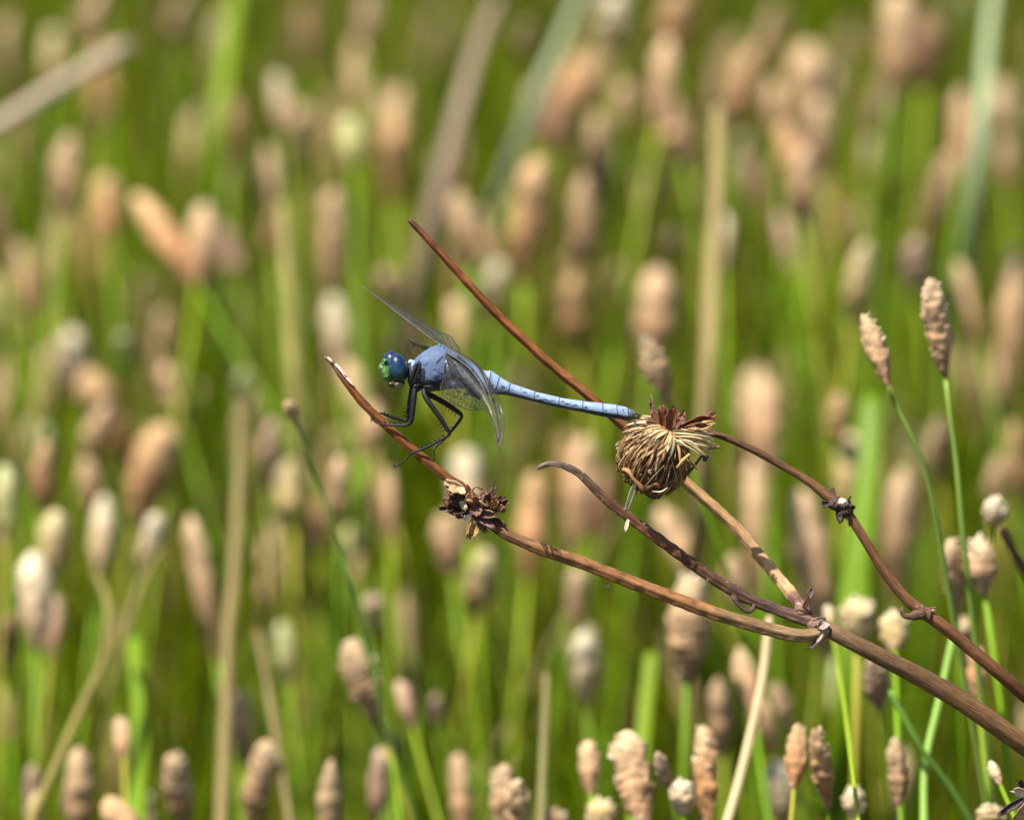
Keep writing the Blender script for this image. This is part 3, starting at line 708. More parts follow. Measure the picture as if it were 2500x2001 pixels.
P, R = pixpath([(2010, 1536, 0, 15), (1984, 1519, 1, 16), (1947, 1507, 1.5, 15), (1891, 1486, 2, 14), (1836, 1466, 2, 14), (1780, 1436, 2, 14), (1722, 1399, 2, 14), (1631, 1333, 2, 13), (1541, 1267, 2, 12.5), (1469, 1210, 2, 11), (1420, 1161, 2, 9.5), (1375, 1136, 2, 8), (1345, 1131, 2, 7), (1326, 1137, 2, 6.5), (1312, 1144, 2, 4)], 150)
mb = MB(); tube(mb, P, R, col_path(150, [(0, (120, 90, 74)), (.2, (84, 62, 52)), (.4, (94, 66, 46)), (.55, (116, 74, 46)), (.75, (96, 66, 46)), (.88, (96, 80, 62)), (1, (120, 104, 88))]), seg=32, ridge=.09, nr=5, wob=.06, seed=5, bark=.085)
mid = mb.build('branch', M_twig, plant, label='middle dark branch with a drooping hooked tip')
mb = MB(); r_ = np.random.default_rng(3)
for i in range(60):       # pale woolly specks sitting along this branch
    k = int(r_.uniform(35, 140)); T_ = nrm(P[k + 1] - P[k - 1]); side = nrm(np.cross(T_, FWD))
    a = r_.choice([-1, 1], p=[.3, .7]) * r_.uniform(.6, 1.0); s_ = r_.uniform(.00004, .00013)
    p = P[k] + (side * a - FWD * math.sqrt(max(0, 1 - a * a))) * R[k]
    if side @ UP < 0: pass
    blob(mb, p, (T_ * s_ * r_.uniform(.6, 1.6), side * s_, FWD * s_), lin((176, 164, 156)), 6, 4, .5, i)
mb.build('woolly_speck', M_straw, mid, kind='stuff')
mb = MB()
P2, R2 = pixpath([(1790, 1452, .5, 9), (1800, 1470, 0, 8), (1812, 1483, 0, 7), (1826, 1492, 0, 7), (1836, 1488, .5, 6), (1842, 1474, 1, 5)], 24)
tube(mb, P2, R2, lin((84, 62, 56)), seg=10, wob=.25, seed=8, flat=.6); mb.build('loose_bark', M_twig, mid)

P, R = pixpath([(1968, 1500, 2, 17), (1955, 1480, 4, 16.5), (1940, 1458, 6.5, 15.5), (1899, 1409, 10, 15), (1836, 1334, 12, 14.5), (1782, 1273, 12.5, 14), (1676, 1178, 12, 13), (1600, 1108, 10, 12.5), (1528, 1043, 7.5, 12), (1456, 981, 6, 11.5), (1395, 930, 6, 11.5), (1334, 880, 6, 11), (1280, 830, 6, 11), (1218, 772, 6, 10.5), (1159, 708, 6, 10), (1118, 664, 6, 9.5), (1078, 620, 6, 8.5), (1036, 575, 6, 7.5), (1012, 550, 6, 7), (998, 537, 6, 5)], 200)
mb = MB(); tube(mb, P, R, col_path(200, [(0, (140, 116, 100)), (.035, (104, 76, 64)), (.06, (110, 80, 64)), (.075, (196, 156, 108)), (.35, (178, 138, 94)), (.46, (146, 104, 72)), (.55, (134, 84, 46)), (.8, (128, 74, 36)), (.95, (110, 64, 34)), (1, (86, 56, 42))]), seg=32, ridge=.08, nr=5, wob=.04, seed=6, bark=.085)
red = mb.build('branch', M_twig, plant, label='long straight reddish branch passing behind the dry flower head')

for i, (x, y, d_, a_, b_, c) in enumerate([(1998, 1527, -.3, 24, 19, (136, 108, 90)), (1958, 1488, 1.6, 20, 17, (134, 104, 86)), (2012, 1538, -.9, 14, 12, (166, 144, 126))]):
    mb = MB(); blob(mb, F(x, y, d_), (RIGHT * a_ * S, UP * b_ * S, FWD * a_ * .85 * S), lin(c), 20, 14, .18, i + 11); mb.build('swollen_joint', M_twig, trunk)
# small dry leaf scraps at the forks
def scraps(name, items, parent, mat=M_husk):
    for i, (x0, y0, d0, x1, y1, d1, w, c1, c2, cup, curl) in enumerate(items):
        b, t = F(x0, y0, d0), F(x1, y1, d1); mb = MB()
        nd = np.random.default_rng(i + int(x0)).normal(0, 1, 3)
        shell(mb, b, t, w * S, -FWD * .9 + nd * .3, lin(c1), lin(c2), cup, curl, seed=int(x0 + y0), thick=.0001)
        mb.build(name, mat, parent)
scraps('bract', [(1962, 1487, 1, 1976, 1455, -1, 13, (176, 130, 104), (140, 100, 80), .6, .05), (1974, 1458, -1, 1984, 1434, -1, 17, (112, 92, 78), (90, 72, 60), .5, .1),
                 (2012, 1548, -1.6, 1975, 1586, -2, 13, (92, 66, 62), (78, 58, 54), .7, .05), (2010, 1540, -1.5, 1994, 1573, -2, 8, (176, 150, 134), (150, 120, 104), .4, .05),
                 (2020, 1518, -1, 1998, 1534, -1.7, 30, (168, 148, 134), (150, 128, 112), .6, .08), (2016, 1512, -1, 1985, 1514, -1.2, 18, (160, 140, 124), (146, 124, 106), .5, .05), (1944, 1472, 1.5, 1962, 1492, 1, 22, (178, 158, 142), (150, 124, 104), .6, -.02)], trunk)

# seed cluster on the perch branch
cl = MB()
P2, R2 = pixpath([(1128, 1192, -.3, 14), (1150, 1220, -.3, 20), (1175, 1250, -.5, 22), (1200, 1276, -1, 17)], 20)
tube(cl, P2, R2, lin((84, 56, 42)), seg=16, ridge=.12, nr=5, wob=.3, seed=9)
for i, (x, y, d_, a_, b_) in enumerate([(1106, 1222, .2, 21, 24), (1124, 1244, .2, 18, 18), (1190, 1226, -.6, 24, 24), (1222, 1232, .2, 16, 18), (1184, 1262, -.8, 22, 15)]): blob(cl, F(x, y, d_), (RIGHT * a_ * S, UP * b_ * S, FWD * a_ * S), lin((104, 70, 46)), 18, 12, .30, i + 40)
cluster = cl.build('seed_cluster', M_husk, plant, label='small cluster of curled dark husks round the perch branch')
DK = (78, 54, 40); BR = (112, 74, 52); MV = (128, 92, 76); PL = (204, 168, 124); TN = (190, 146, 92)
HUSK = [  # base px, tip px, width px, inside, outside, cup, curl
 (1132, 1204, -1.2, 1092, 1180, -1.6, 34, (196, 160, 118), (206, 180, 146), .7, -.12), (1118, 1190, -1.4, 1134, 1208, -2.0, 20, (220, 180, 130), TN, .6, .1),
 (1140, 1222, -1, 1086, 1206, -2.2, 44, DK, (150, 112, 82), .9, .30), (1140, 1232, -.6, 1084, 1236, -1.6, 46, (66, 46, 34), (132, 94, 66), .9, .34),
 (1138, 1240, -1, 1098, 1262, -1.6, 32, (74, 62, 50), (104, 86, 66), .8, .28), (1146, 1240, -1, 1136, 1270, -1.8, 32, (64, 54, 54), (150, 140, 130), .8, .30),
 (1122, 1215, -1.2, 1134, 1240, -2.4, 18, (92, 70, 60), (196, 170, 140), .6, .2), (1140, 1222, -1.6, 1152, 1200, -2.4, 18, (196, 160, 106), (186, 146, 92), .9, .3),
 (1156, 1228, -1.8, 1142, 1212, -2.8, 17, (204, 172, 116), (184, 146, 94), .9, .35),
 (1182, 1240, -1.6, 1170, 1204, -2.6, 36, (150, 92, 60), MV, .9, .32), (1186, 1240, -1.6, 1206, 1200, -2.6, 38, (120, 70, 48), MV, .9, .34), (1180, 1236, -2.2, 1192, 1212, -3.2, 30, (136, 96, 84), (128, 92, 84), .9, .3),
 (1192, 1232, -2.6, 1168, 1222, -3.0, 22, (224, 182, 124), PL, .7, .2), (1196, 1240, -1.8, 1212, 1216, -2.6, 24, (196, 150, 100), (168, 116, 78), .8, .28),
 (1206, 1240, -1, 1230, 1208, -1.6, 26, DK, (96, 66, 50), .9, .3), (1208, 1246, -1, 1244, 1226, -1.8, 30, (70, 46, 34), (208, 168, 126), .9, .3), (1214, 1250, -1.2, 1234, 1240, -2, 22, (196, 150, 110), (180, 134, 98), .9, .3),
 (1172, 1250, -2, 1210, 1252, -2.6, 26, (110, 70, 44), (214, 180, 134), .8, .26), (1166, 1244, -1.8, 1164, 1262, -2.8, 30, MV, (110, 80, 76), .8, .2), (1176, 1258, -2, 1212, 1262, -2.4, 22, (76, 50, 38), (190, 156, 116), .8, .22),
 (1164, 1264, -1.8, 1204, 1296, -2.4, 26, (112, 82, 76), (126, 94, 88), .9, .18), (1168, 1272, -1.4, 1190, 1292, -2, 24, MV, (98, 70, 66), .9, .2),
 (1206, 1262, -1.2, 1236, 1280, -1.8, 24, (92, 62, 40), (110, 76, 52), .8, .15),
 (1156, 1278, -1.6, 1146, 1312, -2.0, 34, (158, 118, 66), (136, 100, 58), .6, .12), (1152, 1276, -1.9, 1140, 1308, -2.4, 18, (210, 168, 98), (184, 140, 80), .5, .1),
 (1092, 1240, -1, 1072, 1240, -1.2, 9, (46, 36, 36), (46, 36, 36), .8, .05),
]
def husks(items, parent, name='husk'):
    for i, (x0, y0, d0, x1, y1, d1, w, c1, c2, cup, curl) in enumerate(items):
        mb = MB(); nd = np.random.default_rng(i).normal(0, 1, 3)
        cx, cy = 1160, 1240
        shell(mb, F(x0, y0, d0), F(x1, y1, d1), w * S, -FWD * .8 + nd * .45, lin(c1), lin(c2), cup, curl, nu=10, nv=8, seed=i, thick=.00014, ragged=.22)
        mb.build(name, M_husk, parent)
husks(HUSK, cluster)
for i, (rows, c) in enumerate([([(1156, 1262, -1.6, 4), (1152, 1270, -1.8, 4), (1148, 1284, -1.8, 3)], (196, 118, 64)), ([(1150, 1222, -1.5, 3), (1152, 1198, -2, 3), (1164, 1187, -2, 3), (1178, 1194, -1.8, 3)], (150, 106, 74)),
                               ([(1196, 1208, -1.8, 5), (1202, 1190, -1.6, 3), (1203, 1178, -1.5, 2), (1206, 1172, -1.4, 3)], (96, 64, 50)), ([(1204, 1206, -1.5, 4), (1210, 1192, -1.2, 3), (1214, 1188, -1, 2)], (110, 90, 80))]):
    P2, R2 = pixpath(rows, 14); mb = MB(); tube(mb, P2, R2, lin(c), seg=8, wob=.2, seed=i); mb.build('dry_strand', M_husk, cluster)

# ------------------------------------------------------------------ second stalk with the dry flower head
plantB = thing('dead_flower_stalk', rootB, 'thin red brown dead stalk with two knots ending in a dry flower head', 'dead plant')
q = [tuple(F(x, y, d)) + (r * S,) for x, y, d, r in [(1650, 1052, 1, 7), (1700, 1050, 0, 7), (1742, 1058, 0, 7.5), (1800, 1080, 0, 8.5), (1855, 1106, 0, 9.5), (1910, 1137, 0, 10), (1971, 1172, 0, 11), (2015, 1207, 0, 13), (2045, 1225, 0, 14), (2072, 1255, 0, 12.5), (2110, 1315, 0, 12), (2168, 1407, 0, 12.5), (2225, 1474, 0, 14.5), (2260, 1497, 0, 17), (2300, 1526, 0, 15), (2366, 1580, 1, 15.5), (2500, 1696, 3, 17)]]
a = F(2500, 1696, 3)
q += [tuple(a + np.array((.045, .006, -.045))) + (.0012,), tuple(a + np.array((.11, .03, -.14))) + (.0014,), tuple(a + np.array((.165, .06, -.25))) + (.0015,), (rootB[0] - .03, rootB[1], -.004, .0016)]
q = smooth_path(q, 180)
mb = MB(); tube(mb, q[:, :3], q[:, 3], col_path(180, [(0, (112, 82, 54)), (.15, (112, 72, 44)), (.22, (82, 54, 36)), (.3, (98, 60, 36)), (.36, (94, 58, 38)), (.40, (108, 86, 68)), (.43, (98, 60, 38)), (.6, (110, 62, 38)), (1, (92, 60, 44))]), seg=24, ridge=.05, nr=6, wob=.05, seed=7, bark=.085)
stemB = mb.build('stem', M_twig, plantB)
scraps('bract', [(2046, 1236, -.6, 2004, 1226, -1.4, 17, (84, 64, 60), (66, 50, 48), .8, .08), (2040, 1226, -.8, 2010, 1233, -2, 15, (96, 74, 70), (60, 46, 44), .7, .15), (2046, 1240, -.8, 2052, 1276, -1.4, 20, (60, 42, 38), (52, 38, 36), .8, .1),
                 (2064, 1240, -.9, 2070, 1282, -.6, 9, (150, 120, 84), (110, 84, 60), .5, .1), (2036, 1212, -.3, 2032, 1190, 0, 12, (80, 60, 56), (66, 50, 46), .6, .1), 
                 (2062, 1236, -.6, 2072, 1210, -.6, 12, (104, 76, 62), (84, 60, 50), .6, .15), (2072, 1244, -.9, 2086, 1232, -1.2, 14, (66, 48, 42), (58, 42, 36), .8, .2),
                 (2250, 1492, -.6, 2284, 1486, -.9, 12, (176, 134, 114), (150, 110, 92), .6, .1)], stemB)

mb = MB()
P2, R2 = pixpath([(2268, 1500, -.5, 14), (2245, 1499, -1, 12), (2226, 1503, -1.2, 11), (2211, 1503, -1.2, 9), (2203, 1494, -1.2, 6), (2203, 1480, -1.2, 1.5)], 30)
tube(mb, P2, R2, lin((104, 76, 58)), seg=14, ridge=.10, nr=3, wob=.3, seed=31); mb.build('broken_stub', M_twig, stemB)
for i, (x, y, d_, a_, b_, c) in enumerate([(2046, 1232, -.4, 19, 17, (66, 48, 40)), (2062, 1244, -.3, 20, 18, (74, 52, 42)), (2032, 1230, -.9, 13, 11, (84, 66, 60)), (2052, 1258, -.8, 10, 16, (54, 40, 34)), (2058, 1226, -1.2, 12, 11, (206, 186, 160)), (2244, 1486, -.3, 15, 13, (112, 90, 74))]):
    mb = MB(); blob(mb, F(x, y, d_), (RIGHT * a_ * S, UP * b_ * S, FWD * a_ * .9 * S), lin(c), 18, 12, .30, i + 3); mb.build('knot', M_husk, stemB)
fc = F(1592, 1120, 0); RX, RY, RZ = 84 * S, 93 * S, 86 * S
TC_ = -FWD
pole = nrm(RIGHT * .52 + UP * .76 + TC_ * .34)
mb = MB(); blob(mb, fc, (RIGHT * RX * .9, UP * RY * .9, TC_ * RZ * .9), lin((92, 62, 38)), 32, 20, .12, 5)
fh = mb.build('flower_head', M_husk, plantB, label='round dry flower head of straw bristles and red brown bracts')
e1 = nrm(np.cross(pole, TC_)); e2 = np.cross(pole, e1)   # e1, e2 span the plane across the pole
def on_globe(al, ph, k):
    d = pole * math.cos(al) + (e1 * math.cos(ph) + e2 * math.sin(ph)) * math.sin(al)
    return fc + (RIGHT * (d @ RIGHT) * RX + UP * (d @ UP) * RY + TC_ * (d @ TC_) * RZ) * k, d
STRAW = [(206, 178, 126), (186, 150, 96), (164, 124, 74), (138, 96, 58), (112, 76, 46), (224, 204, 160)]
r_ = np.random.default_rng(21)
def bristle(pts, w, col, seed, flat=.45):
    P = smooth_path(pts, 9); n = len(P)
    R = w * S * np.array([.35, .7, 1, 1, .95, .85, .7, .5, .2]) * .5
    c = lin(col)[None] * np.linspace(1.05, .82, n)[:, None]
    mb = MB(); tube(mb, P, R, c, seg=5, flat=flat, seed=seed); return mb.build('bristle', M_straw, fh)
nb = 0
TIER = [(.08, .26, .60, .95, .04, .16), (.50, .80, .50, .80, .05, .20), (.95, 1.30, .45, .75, .02, .18), (1.45, 1.75, .35, .6, 0, .12)]
clump = [r_.uniform(0, 2 * math.pi, 17) for _ in TIER]
def globe_pts(r_, q):
    lo_, hi_, l0, l1, f0, f1 = TIER[q]
    ph = r_.choice(clump[q]) + r_.normal(0, .13)
    a0 = r_.uniform(lo_, hi_); a1 = a0 + r_.uniform(l0, l1)
    lift = r_.uniform(f0, f1); sw = r_.normal(0, .12); kb = .94 + .02 * (3 - q)
    return [on_globe(a0 + (a1 - a0) * t, ph + sw * t, kb + .05 * math.sin(math.pi * min(1, t * .8)) + lift * t ** 2)[0] for t in (0, .33, .66, 1)]
for i in range(258):
    q = 0 if i < 90 else 1 if i < 165 else 2 if i < 225 else 3
    col = STRAW[r_.choice(6, p=[[.30, .24, .18, .10, .04, .14], [.26, .24, .22, .14, .04, .10], [.12, .22, .26, .22, .12, .06], [.02, .12, .24, .30, .30, .02]][q])]
    bristle(globe_pts(r_, q), r_.uniform(5, 15) if q < 2 else r_.uniform(3.5, 8), col, i); nb += 1
mb = MB()
for i in range(520):       # hair-fine fibres and crumbs between the bristles
    P_ = smooth_path(globe_pts(r_, i % 4), 6); n_ = len(P_)
    tube(mb, P_, r_.uniform(.8, 1.8) * S * np.linspace(1, .4, n_), lin(STRAW[r_.choice(6)]), seg=3, cap=False)
for i in range(150):
    p, d_ = on_globe(r_.uniform(1.2, 2.6), r_.uniform(0, 6.28), r_.uniform(.9, 1.04)); z_ = r_.uniform(2, 5.5) * S; q_ = nrm(r_.normal(0, 1, 3)); e_ = nrm(np.cross(q_, d_))
    blob(mb, p, (q_ * z_ * 1.6, e_ * z_, np.cross(q_, e_) * z_ * .7), lin(STRAW[r_.choice([1, 2, 3, 4])]) * r_.uniform(.5, 1), 6, 4, .3, i)
mb.build('fine_fibres', M_straw, fh, kind='stuff')
# bundles splaying to the side of the stalk
for i in range(34):
    g_ = i % 4
    tx, ty = [(1738, 1052), (1742, 1068), (1722, 1112), (1742, 1094)][g_]
    tx += r_.normal(0, 9); ty += r_.normal(0, 7)
    b = (1650 + r_.normal(0, 6), 1056 + r_.normal(0, 6) + (6 if g_ > 1 else 0))
    m = ((b[0] + tx) / 2 + r_.normal(0, 4), (b[1] + ty) / 2 + r_.normal(0, 4) - 3)
    dz = r_.uniform(-5.5, -1.5)
    bristle([F(b[0], b[1], -3.4), F(m[0], m[1], (-3.4 + dz) / 2 - .8), F(tx, ty, dz)], r_.uniform(5, 11), STRAW[r_.choice([0, 1, 5, 2, 3], p=[.34, .22, .24, .12, .08])], 300 + i)
# red brown bracts on top
RB = (122, 74, 46); RD = (100, 62, 44)
BRACT = [(1628, 1046, -2.4, 1612, 998, -2.6, 34, RB, RD, .8, .14), (1634, 1046, -2.6, 1640, 992, -3.0, 34, (128, 78, 48), RD, .8, .12), (1642, 1044, -1.6, 1648, 998, -1.0, 30, RD, (118, 76, 58), .8, -.1),
         (1616, 1046, -2.4, 1590, 1004, -2.0, 26, (128, 80, 60), (140, 100, 80), .7, .1), (1600, 1040, -1.2, 1589, 974, -.6, 13, (104, 72, 60), (120, 90, 76), .7, .06), (1606, 1048, -2.6, 1582, 1028, -3.0, 26, (150, 108, 84), (120, 84, 66), .7, .1),
         (1610, 1040, .6, 1622, 1002, 2.2, 34, RD, RD, .8, .1), (1652, 1048, -2, 1668, 1008, -1, 24, (110, 72, 56), (140, 100, 80), .7, .1),
         (1658, 1050, -1.2, 1738, 1014, -1.8, 44, (124, 70, 40), (118, 80, 58), .9, .10), (1664, 1046, -.4, 1728, 1006, .6, 34, (112, 66, 42), (108, 74, 54), .8, .1), (1662, 1050, -2.4, 1734, 1034, -3.4, 26, (108, 62, 40), (150, 108, 80), .8, .06),
         (1650, 1050, -3, 1668, 1020, -3.6, 20, (120, 84, 64), (150, 116, 92), .8, .1), (1700, 1046, -3, 1744, 1036, -3.2, 26, (206, 166, 104), (190, 150, 96), .7, .1), (1668, 1050, -3.2, 1704, 1042, -4, 18, (96, 54, 38), (130, 84, 64), .8, .16)]
husks(BRACT, fh, 'bract')
# loose curls, hairs and the hanging pale scrap
for i, (rows, c, fl) in enumerate([
    ([(1522, 1146, -4.2, 6), (1534, 1150, -5.0, 9), (1546, 1168, -5.4, 7), (1560, 1182, -5.2, 9), (1570, 1196, -4.8, 5)], (158, 114, 68), .8),
    ([(1578, 1196, -4.4, 4), (1590, 1186, -4.9, 5), (1602, 1182, -5, 5), (1610, 1190, -4.8, 4)], (140, 94, 52), .7),
    ([(1574, 1188, -5, 1.2), (1596, 1162, -5.8, 1.2), (1622, 1136, -6.4, 1)], (170, 152, 120), 1),
    ([(1592, 1199, -4.8, 2), (1614, 1200, -5.2, 2.4), (1630, 1190, -5, 2)], (206, 190, 160), .8),
    ([(1684, 1108, -4.5, 3.5), (1668, 1122, -5, 4), (1658, 1134, -5.2, 5), (1652, 1142, -5, 3)], (200, 160, 96), .8),
    ([(1672, 1118, -3.4, 5), (1690, 1132, -3.2, 6), (1703, 1146, -3, 4)], (168, 124, 64), .7),
    ([(1714, 1112, -1.8, 6), (1690, 1144, -1.4, 8), (1668, 1168, -1, 3)], (96, 88, 62), .5),
    ([(1727, 1122, -3, 5), (1722, 1118, -3, 7), (1716, 1112, -3, 3)], (70, 58, 60), 1),
    ([(1730, 1096, -3.4, 3), (1746, 1092, -3.6, 4), (1757, 1091, -3.6, 3)], (150, 112, 84), .8),
    ([(1549, 1056, -2.5, 3.4), (1551, 1040, -2.0, 3.4), (1550, 1030, -1.6, 2), (1547, 1024, -1.2, 1)], (64, 52, 50), .7),
    ([(1508, 1096, -3.6, 4), (1506, 1086, -3.6, 4), (1512, 1078, -3.6, 3)], (136, 118, 92), 1),
]):
    P2, R2 = pixpath(rows, 16); mb = MB(); tube(mb, P2, R2, lin(c), seg=12, ridge=.12, nr=3, wob=.45, flat=fl, seed=i); mb.build('dry_strand', M_husk, fh)
scraps('pale_scrap', [(1552, 1174, -4.4, 1526, 1246, -3.4, 13, (206, 186, 156), (190, 168, 136), .6, .05), (1531, 1272, -.6, 1527, 1296, -.8, 7, (236, 214, 186), (214, 190, 160), .4, .05)][:1], fh, M_straw)
scraps('pale_scrap', [(1534, 1268, -.6, 1526, 1296, -.8, 8, (236, 214, 186), (214, 190, 160), .4, .05)], mid, M_straw)

# ------------------------------------------------------------------ the third, mostly hidden dry head at the frame's corner
r3 = F(2560, 2060, 5); rootC = np.array((r3[0] + .02, r3[1] + .02, 0.0))
pc = thing('dead_flower_stalk', rootC, 'curled blackish dry flower scraps beside the small grey woolly bud', 'dead plant')
mb = MB(); tube(mb, smooth_path([F(2498, 1950, 2), F(2530, 2010, 3), r3, (r3 + rootC) / 2 + np.array((.01, 0, 0)), rootC - np.array((0, 0, .004))], 40), .0009, lin((90, 64, 50)), seg=10, seed=2, wob=.1); stC = mb.build('stem', M_twig, pc)
husks([(2500, 1950, 0, 2446, 1984, -1, 22, (60, 44, 40), (66, 50, 46), .8, -.14), (2504, 1940, 0, 2482, 1902, -1, 22, (70, 50, 44), (84, 62, 54), .7, .1), (2506, 1936, -1, 2470, 1926, -2, 24, (216, 186, 160), (196, 160, 130), .7, .1), (2510, 1960, -1, 2478, 2004, -1, 30, (190, 150, 110), (150, 110, 80), .7, -.1), (2512, 1930, 0, 2520, 1890, 0, 30, (80, 56, 46), (90, 66, 54), .7, .1)], stC)

# ------------------------------------------------------------------ the dragonfly
dfl = thing('dragonfly', F(1100, 1000, 0), 'powder blue dragonfly with green face and clear wings perched on a dry branch', 'dragonfly')
MM = .001 / S      # millimetres -> photograph pixels at the dragonfly
def W(x, y, z):    # pixel x, pixel y, millimetres towards the camera -> focal frame in millimetres
    return np.array(((x - 1250) * S * 1000, (1000.5 - y) * S * 1000, z))
def to_world(v):   # focal frame in millimetres -> world
    v = np.asarray(v, float)
    k = (DIST - v[..., 2:3] * .001) / DIST
    return P0 + (RIGHT * v[..., 0:1] + UP * v[..., 1:2]) * .001 * k - FWD * v[..., 2:3] * .001

# one continuous body: rings from neck to tail, head and mouth lumps, all fused by a voxel remesh
RINGS = [  # top x, y, bottom x, y, half width mm
 (1002, 893, 1000, 930, .9), (1008, 884, 1007, 938, 1.5), (1015, 874, 1018, 945, 2.1), (1030, 861, 1032, 952, 2.75), (1050, 848, 1050, 957, 3.15), (1068, 842, 1072, 954, 3.3), (1080, 843, 1090, 951, 3.3), (1097, 851, 1106, 949, 3.15),
 (1118, 866, 1122, 948, 2.85), (1140, 880, 1138, 950, 2.5), (1160, 893, 1153, 955, 2.2), (1178, 903, 1170, 960, 2.05), (1190, 905, 1182, 962, 2.05), (1199, 904, 1189, 963, 2.1), (1202, 906, 1192, 963, 2.0), (1220, 919, 1207, 962, 1.9), (1222, 921, 1209, 962, 1.82),
 (1246, 936, 1240, 963, 1.6), (1248, 937.5, 1242, 964, 1.52), (1277, 947, 1272, 971, 1.32), (1306, 956.5, 1303, 979, 1.22), (1308, 958, 1305, 979, 1.16), (1336, 964, 1334, 986, 1.2), (1366, 971, 1363, 993, 1.26), (1368, 972, 1365, 993, 1.2),
 (1395, 976, 1393, 999, 1.27), (1423, 980, 1422, 1004.5, 1.34), (1425, 981, 1424, 1005, 1.27), (1450, 983, 1450, 1011, 1.36), (1471, 985, 1474, 1016, 1.38), (1473, 986, 1476, 1016, 1.31), (1490, 987.5, 1492, 1019, 1.32), (1506, 989.5, 1508, 1021, 1.24), (1508, 991, 1510, 1021, 1.16),
 (1522, 993, 1524, 1024, 1.08), (1533, 996.5, 1536, 1026, .96), (1535, 999, 1538, 1024, .8), (1544, 1002, 1545, 1022, .62), (1549, 1006, 1549, 1019, .45)]
def loft(rings, seg=40):
    V = []; f = []
    for (tx, ty, bx, by, hw) in rings:
        if tx > 1240: ty, by = ty - 1.6, by + 1.6
        a, b = W(tx, ty, 0), W(bx, by, 0); c = (a + b) / 2; u = (a - b) / 2
        for j in range(seg):
            ph = 2 * math.pi * j / seg
            s_, k_ = math.sin(ph), math.cos(ph)
            e = .88
            V.append(c + u * (abs(k_) ** e) * (1 if k_ > 0 else -1) + np.array((0, 0, hw)) * (abs(s_) ** e) * (1 if s_ > 0 else -1))
    n = len(rings)
    for i in range(n - 1):
        for j in range(seg):
            k = (j + 1) % seg; f.append((i * seg + j, (i + 1) * seg + j, (i + 1) * seg + k, i * seg + k))
    f.append(tuple(range(seg))); f.append(tuple((n - 1) * seg + j for j in range(seg))[::-1])
    return V, f
raw = MB(); raw.add(*loft(RINGS), (1, 1, 1))
def lump(x, y, z, ax_px, ay_px, az, rot=0, nu=20, nv=14, rough=0):
    c, s_ = math.cos(math.radians(rot)), math.sin(math.radians(rot)); m = S * 1000
    blob(raw, W(x, y, z), (np.array((c, s_, 0)) * ax_px * m, np.array((-s_, c, 0)) * ay_px * m, np.array((0, 0, az))), (1, 1, 1), nu, nv, rough, int(x))
lump(966, 902, -.4, 27, 33, 2.3, -8)            # head capsule
lump(992, 908, 0, 16, 14, .95)                  # neck
lump(1003, 884, .2, 7, 7, 1.2)                  # pale knob behind the head
lump(1006, 905, 0, 8, 26, 1.9, -8)              # prothorax
lump(940, 881, 0.1, 8.5, 6.5, .95)              # frons knob
lump(941, 909, .25, 13.5, 26, 1.95, 26)          # face
lump(933, 898, .3, 10, 12, 1.75, 10); lump(944, 918, .3, 12.5, 13, 1.9, 26)
lump(954, 937, .2, 11, 10, 1.55, -30)           # lip
lump(972, 936, .2, 17, 12, 1.7, 15)             # lower jaw
lump(1050, 944, .9, 22, 10, 1.6, -4)            # leg sockets under the thorax
lump(1018, 946, .9, 11, 11, 1.2)
lump(1110, 936, 1.2, 24, 13, 1.55, 8)           # hind side plate
lump(1066, 912, 1.3, 26, 22, 2.05, 25)          # middle side plate
lump(1090, 884, 1.5, 13, 22, 1.75, -35)
lump(1044, 886, 1.0, 20, 30, 2.0, -40)
lump(1156, 962, .3, 12, 8, .6, -20); lump(1169, 968, .4, 6, 8, .5, 20); lump(1146, 957, .2, 8, 6, .7)   # black knobs under the abdomen base
for x, y in [(1074, 842), (1082, 845), (1089, 850), (1096, 854), (1102, 858)]: lump(x, y, .5, 4.5, 3.6, .7, -30); lump(x, y, -.6, 4.5, 3.6, .7, -30)   # knobs at the wing roots
V = np.concatenate(raw.v)
me = bpy.data.meshes.new('tmp'); me.from_pydata(V.tolist(), [], raw.f)
tmp = link(bpy.data.objects.new('tmp', me))
md = tmp.modifiers.new('r', 'REMESH'); md.mode = 'VOXEL'; md.voxel_size = .095
ms = tmp.modifiers.new('s', 'SMOOTH'); ms.factor = .5; ms.iterations = 2
dg = bpy.context.evaluated_depsgraph_get(); ev = tmp.evaluated_get(dg).to_mesh()
bv = np.zeros(len(ev.vertices) * 3); ev.vertices.foreach_get('co', bv); bv = bv.reshape(-1, 3)
bn = np.zeros(len(ev.vertices) * 3); ev.vertices.foreach_get('normal', bn); bn = bn.reshape(-1, 3)
bf = [tuple(p.vertices) for p in ev.polygons]
bpy.data.objects.remove(tmp)
# colour pattern with underside shade painted in, in pixels of the side view
X = bv[:, 0] / (S * 1000) + 1250; Yp = 1000.5 - bv[:, 1] / (S * 1000); Zm = bv[:, 2]
C = np.tile(lin((84, 104, 134)), (len(bv), 1))                       # thorax bloom
ab = np.clip((X - 1150) / 50, 0, 1)[:, None]
C = C * (1 - ab) + lin((140, 160, 190)) * ab                          # paler abdomen
def paint(mask, col, k=1.0):
    m_ = (np.clip(mask, 0, 1) * k)[:, None]; C[:] = C * (1 - m_) + lin(col) * m_
def soft(d, w): return np.clip(.5 - d / w, 0, 1)
def seg_dist(x, y, ax, ay, bx, by):
    t = np.clip(((x - ax) * (bx - ax) + (y - ay) * (by - ay)) / ((bx - ax) ** 2 + (by - ay) ** 2), 0, 1)
    return np.hypot(x - ax - t * (bx - ax), y - ay - t * (by - ay))
nz = np.sin(X * .9 + Yp * .5) * np.cos(Yp * .8 - X * .3) + np.sin(X * .37 - Yp * .61)
